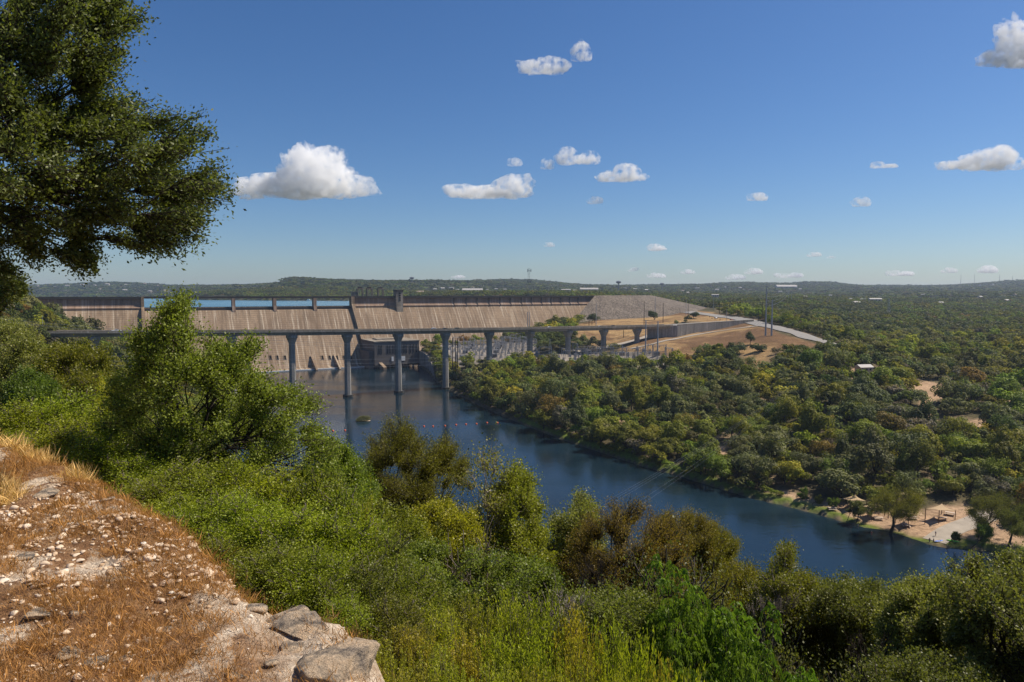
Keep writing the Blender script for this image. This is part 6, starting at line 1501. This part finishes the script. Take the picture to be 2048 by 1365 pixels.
shore_poly(1797, 972, 1062, 112, (.16, .15, .022), 'large yellow-green tree over the picnic tables at the water', 700, 1)
shore_poly(1728, 1005, 1042, 42, (.12, .13, .05), 'grey-green small tree left of the big yellow-green tree', 220, 2)
shore_poly(1708, 1004, 1040, 24, (.09, .11, .035), 'slim shore tree beside the small grey-green one', 150, 3)
shore_poly(1668, 995, 1022, 22, (.12, .17, .03), 'tiny young tree on the grassy bank', 120, 4)
shore_poly(1608, 978, 1006, 24, (.11, .17, .025), 'young bright tree at the start of the picnic shore', 140, 5)
shore_poly(1636, 990, 1014, 18, (.14, .15, .03), 'thin young tree between the two bright ones', 110, 6)
shore_poly(1912, 1063, 1092, 20, (.11, .13, .04), 'lone sapling at the water by the boat ramp', 130, 7)
shore_poly(1985, 985, 1085, 110, (.12, .12, .025), 'big olive tree right of the boat ramp', 700, 8)
shore_poly(2040, 1010, 1100, 90, (.12, .13, .03), 'tree at the right edge beside the big olive tree', 500, 9)
shore_poly(1968, 1050, 1100, 40, (.13, .18, .03), 'leaning bright green willow at the right shore', 250, 10)
for i, (px, py, wp) in enumerate([(1188, 646, 26), (1308, 641, 26), (1388, 638, 20), (1517, 705, 32), (1475, 708, 40), (1500, 690, 24)]):
    p = pix_ground(px, py, 200); w_ = wp / F * p.y; k = sorted(pobj)[i % len(pobj)]; e = copy_tree(pobj[k]); e.name = 'lone_tree'; e.location = p; e.scale = (w_, w_, w_ * .8); e.rotation_euler = (0, 0, i)
    tag(e, ['round dark bush behind the bridge deck', 'dark bush between the two dark poles', 'lone round tree beside the highway curve', 'single rounded oak alone on the brown slope', 'dark oak left of the single rounded oak', 'small oak under the tall steel poles'][i], 'tree', 'lone trees on the dry mound')
    for ch in e.children: ch.color = (.05, .07, .025, 1)

# ---------------------------------------------------------------- clouds
M['cloud'] = bpy.data.materials.new('cloud_vapour'); M['cloud'].use_nodes = True; t = M['cloud'].node_tree; t.nodes.clear()
out = t.nodes.new('ShaderNodeOutputMaterial'); pv = t.nodes.new('ShaderNodeVolumePrincipled'); t.links.new(pv.outputs[0], out.inputs['Volume'])
pv.inputs['Color'].default_value = (1, 1, 1, 1); pv.inputs['Anisotropy'].default_value = 0.0
tc = t.nodes.new('ShaderNodeTexCoord'); nz_ = t.nodes.new('ShaderNodeTexNoise'); nz_.inputs['Scale'].default_value = 0.011; nz_.inputs['Detail'].default_value = 6; nz_.inputs['Roughness'].default_value = .62
t.links.new(tc.outputs['Object'], nz_.inputs['Vector'])
t.links.new(ramp(t, nz_.outputs['Fac'], [(0.42, 0.0), (0.60, 1.0)]), (mlt := N(t, 'ShaderNodeMath', operation='MULTIPLY')).inputs[0]); mlt.inputs[1].default_value = 0.014
t.links.new(mlt.outputs[0], pv.inputs['Density'])
CLD = [  # centre px, base py, width px, height px, label
    (606, 396, 275, 100, 'big white cumulus left of centre above the dam', [(-.34, .0, .17, .42), (-.12, 0, .15, .40), (.08, 0, .26, .98), (.28, 0, .18, .52), (.40, 0, .1, .25)]),
    (972, 396, 178, 44, 'medium flat white cloud near the centre', [(-.28, 0, .18, .6), (0, 0, .16, .6), (.28, 0, .22, 1)]),
    (1240, 364, 112, 34, 'small white cloud right of the medium one', [(-.2, 0, .2, .6), (.1, 0, .26, 1), (.36, 0, .14, .5)]),
    (1155, 328, 84, 32, 'small puffy cloud above the medium cloud', [(-.2, 0, .24, 1), (.25, 0, .22, .8)]), (1096, 338, 34, 20, 'tiny cloud puff left of the small puffy cloud', [(0, 0, .4, 1)]), (1030, 333, 40, 16, 'faint wisp at the left of the upper cloud row', [(0, 0, .4, 1)]),
    (1086, 148, 106, 36, 'high white cloud above the centre, lower left one', [(-.2, 0, .25, .7), (.15, 0, .28, 1)]), (1160, 124, 52, 36, 'high small cloud next to the high white one', [(0, 0, .4, 1)]),
    (2052, 132, 170, 86, 'cloud cut off by the right edge, high up', [(-.3, 0, .18, .4), (-.05, 0, .28, 1), (.25, 0, .3, 1)]), (1958, 340, 165, 48, 'white cloud near the right edge at mid height', [(-.33, 0, .15, .4), (-.05, 0, .22, .75), (.2, 0, .22, 1), (.4, 0, .1, .5)]),
    (1768, 336, 66, 12, 'thin streak cloud left of the right cloud', [(-.2, 0, .25, 1), (.2, 0, .2, .7)]), (1514, 402, 50, 16, 'tiny bright cloud in the middle right sky', [(0, 0, .4, 1)]), (1723, 414, 50, 20, 'small domed cloud in the right sky', [(0, 0, .4, 1)]), (1190, 408, 42, 16, 'tiny cloud under the small white cloud', [(0, 0, .4, 1)]),
    (1316, 502, 52, 14, 'low small cloud right of centre', [(-.1, 0, .35, 1)]), (1098, 494, 28, 9, 'tiny low cloud near the lattice mast', [(0, 0, .4, 1)]), (1628, 514, 36, 10, 'low little cloud over the right hills', [(0, 0, .4, 1)]), (1662, 517, 20, 5, 'faint fleck beside the low little cloud', [(0, 0, .4, 1)]),
    (1506, 549, 46, 13, 'cloud puff just above the horizon at centre right', [(0, 0, .4, 1)]), (1376, 548, 34, 9, 'low puff above the far water tower', [(0, 0, .4, 1)]), (1265, 543, 26, 7, 'tiny puff above the horizon left of the low puff', [(0, 0, .4, 1)]), (1580, 556, 60, 12, 'flat pale cloud on the right horizon', [(-.2, 0, .25, .8), (.2, 0, .25, 1)]),
    (1974, 546, 50, 14, 'pale cloud over the right ridge masts', [(0, 0, .4, 1)]), (1900, 546, 36, 10, 'pale puff left of the ridge mast cloud', [(0, 0, .4, 1)]), (1800, 552, 60, 12, 'pale flat cloud above the right hills', [(-.2, 0, .25, 1), (.2, 0, .25, .8)]), (1470, 560, 50, 12, 'dim cloud low behind the centre hills', [(0, 0, .4, 1)]),
    (1313, 556, 44, 10, 'dim puff low above the far houses', [(0, 0, .4, 1)]), (917, 557, 36, 6, 'dim flat cloud behind the dam tower ridge', [(0, 0, .4, 1)])]
U5 = ico(6)
for i, (cx, by, wp, hp, lab, lobes) in enumerate(CLD):
    Dc = 9000 if by < 450 else 15000; k = Dc / 9000; c0 = at(cx, by, Dc); sc = Dc / F; Wm, Hm = wp * sc, hp * sc; U, Fq = U5; r_ = np.zeros(len(U)); o0 = np.array([0, 0, Hm * .3])
    rc = np.random.default_rng(40 + i); Ls = [(lx_ * Wm, 0, ww * Wm, hh_ * Hm) for lx_, _, ww, hh_ in lobes]
    SPH = []
    for (x_, _, rw_, hh_) in Ls:
        SPH.append((np.array([x_, 0, hh_ * .36]), np.array([rw_, rw_ * .5, hh_ * .62])))
        for _q in range(7):
            a = rc.uniform(0, 6.28); q = rc.uniform(.5, 1.0); SPH.append((np.array([x_ + math.cos(a) * rw_ * q * .75, math.sin(a) * rw_ * .5, hh_ * (.35 + .3 * rc.uniform(-.6, 1.1))]), np.array([rw_, rw_ * .6, hh_ * .8]) * rc.uniform(.28, .5)))
    SPH.append((o0 * .8, np.array([Wm * .36, Wm * .2, Hm * .3])))
    for C_, R_ in SPH:                       # farthest exit of each ray from the cloud's middle
        oc = (o0 - C_) / R_; dv = U / R_; A_ = (dv * dv).sum(1); B_ = (dv * oc).sum(1); CC = (oc * oc).sum() - 1; disc = B_ * B_ - A_ * CC
        tt_ = np.where(disc > 0, (-B_ + np.sqrt(np.maximum(disc, 0))) / A_, 0); r_ = np.maximum(r_, tt_)
    V = o0 + U * r_[:, None]; V[:, 2] = np.where(V[:, 2] < Hm * .06, Hm * .06 + (V[:, 2] - Hm * .06) * .25, V[:, 2])
    V = V / k; Q_ = V / 160.0
    nn_ = sum(a_ * (vnoise(Q_[:, 0] * f_ + Q_[:, 2] * f_ * .7 + i * 9, Q_[:, 1] * f_ - Q_[:, 2] * f_ * .8, 70 + j) - .5) for j, (f_, a_) in enumerate(((1, .30), (2.2, .20), (4.7, .14), (9, .08))))
    V = np.array([0, 0, Hm * .3 / k]) + (V - np.array([0, 0, Hm * .3 / k])) * (1.06 + nn_)[:, None]
    o = bpy.data.objects.new('cloud', np_mesh('cloud', V, Fq, M['cloud'])); link(o); o.location = c0; o.scale = (k, k, k); tag(o, lab, 'cloud', 'clouds in the sky')

# ---------------------------------------------------------------- air
hz = bpy.data.materials.new('haze_air'); hz.use_nodes = True; t = hz.node_tree; t.nodes.clear(); out = t.nodes.new('ShaderNodeOutputMaterial'); pv = t.nodes.new('ShaderNodeVolumePrincipled')
pv.inputs['Color'].default_value = (0.64, 0.77, 1.0, 1); pv.inputs['Density'].default_value = 0.000056; pv.inputs['Anisotropy'].default_value = 0.2; t.links.new(pv.outputs[0], out.inputs['Volume'])
mb = MB(); mb.box((0, 1500, 80), (16000, 14800, 200)); o = mb.build('haze', hz); tag(o, 'thin bluish summer haze over the valley', 'haze', kind='stuff')
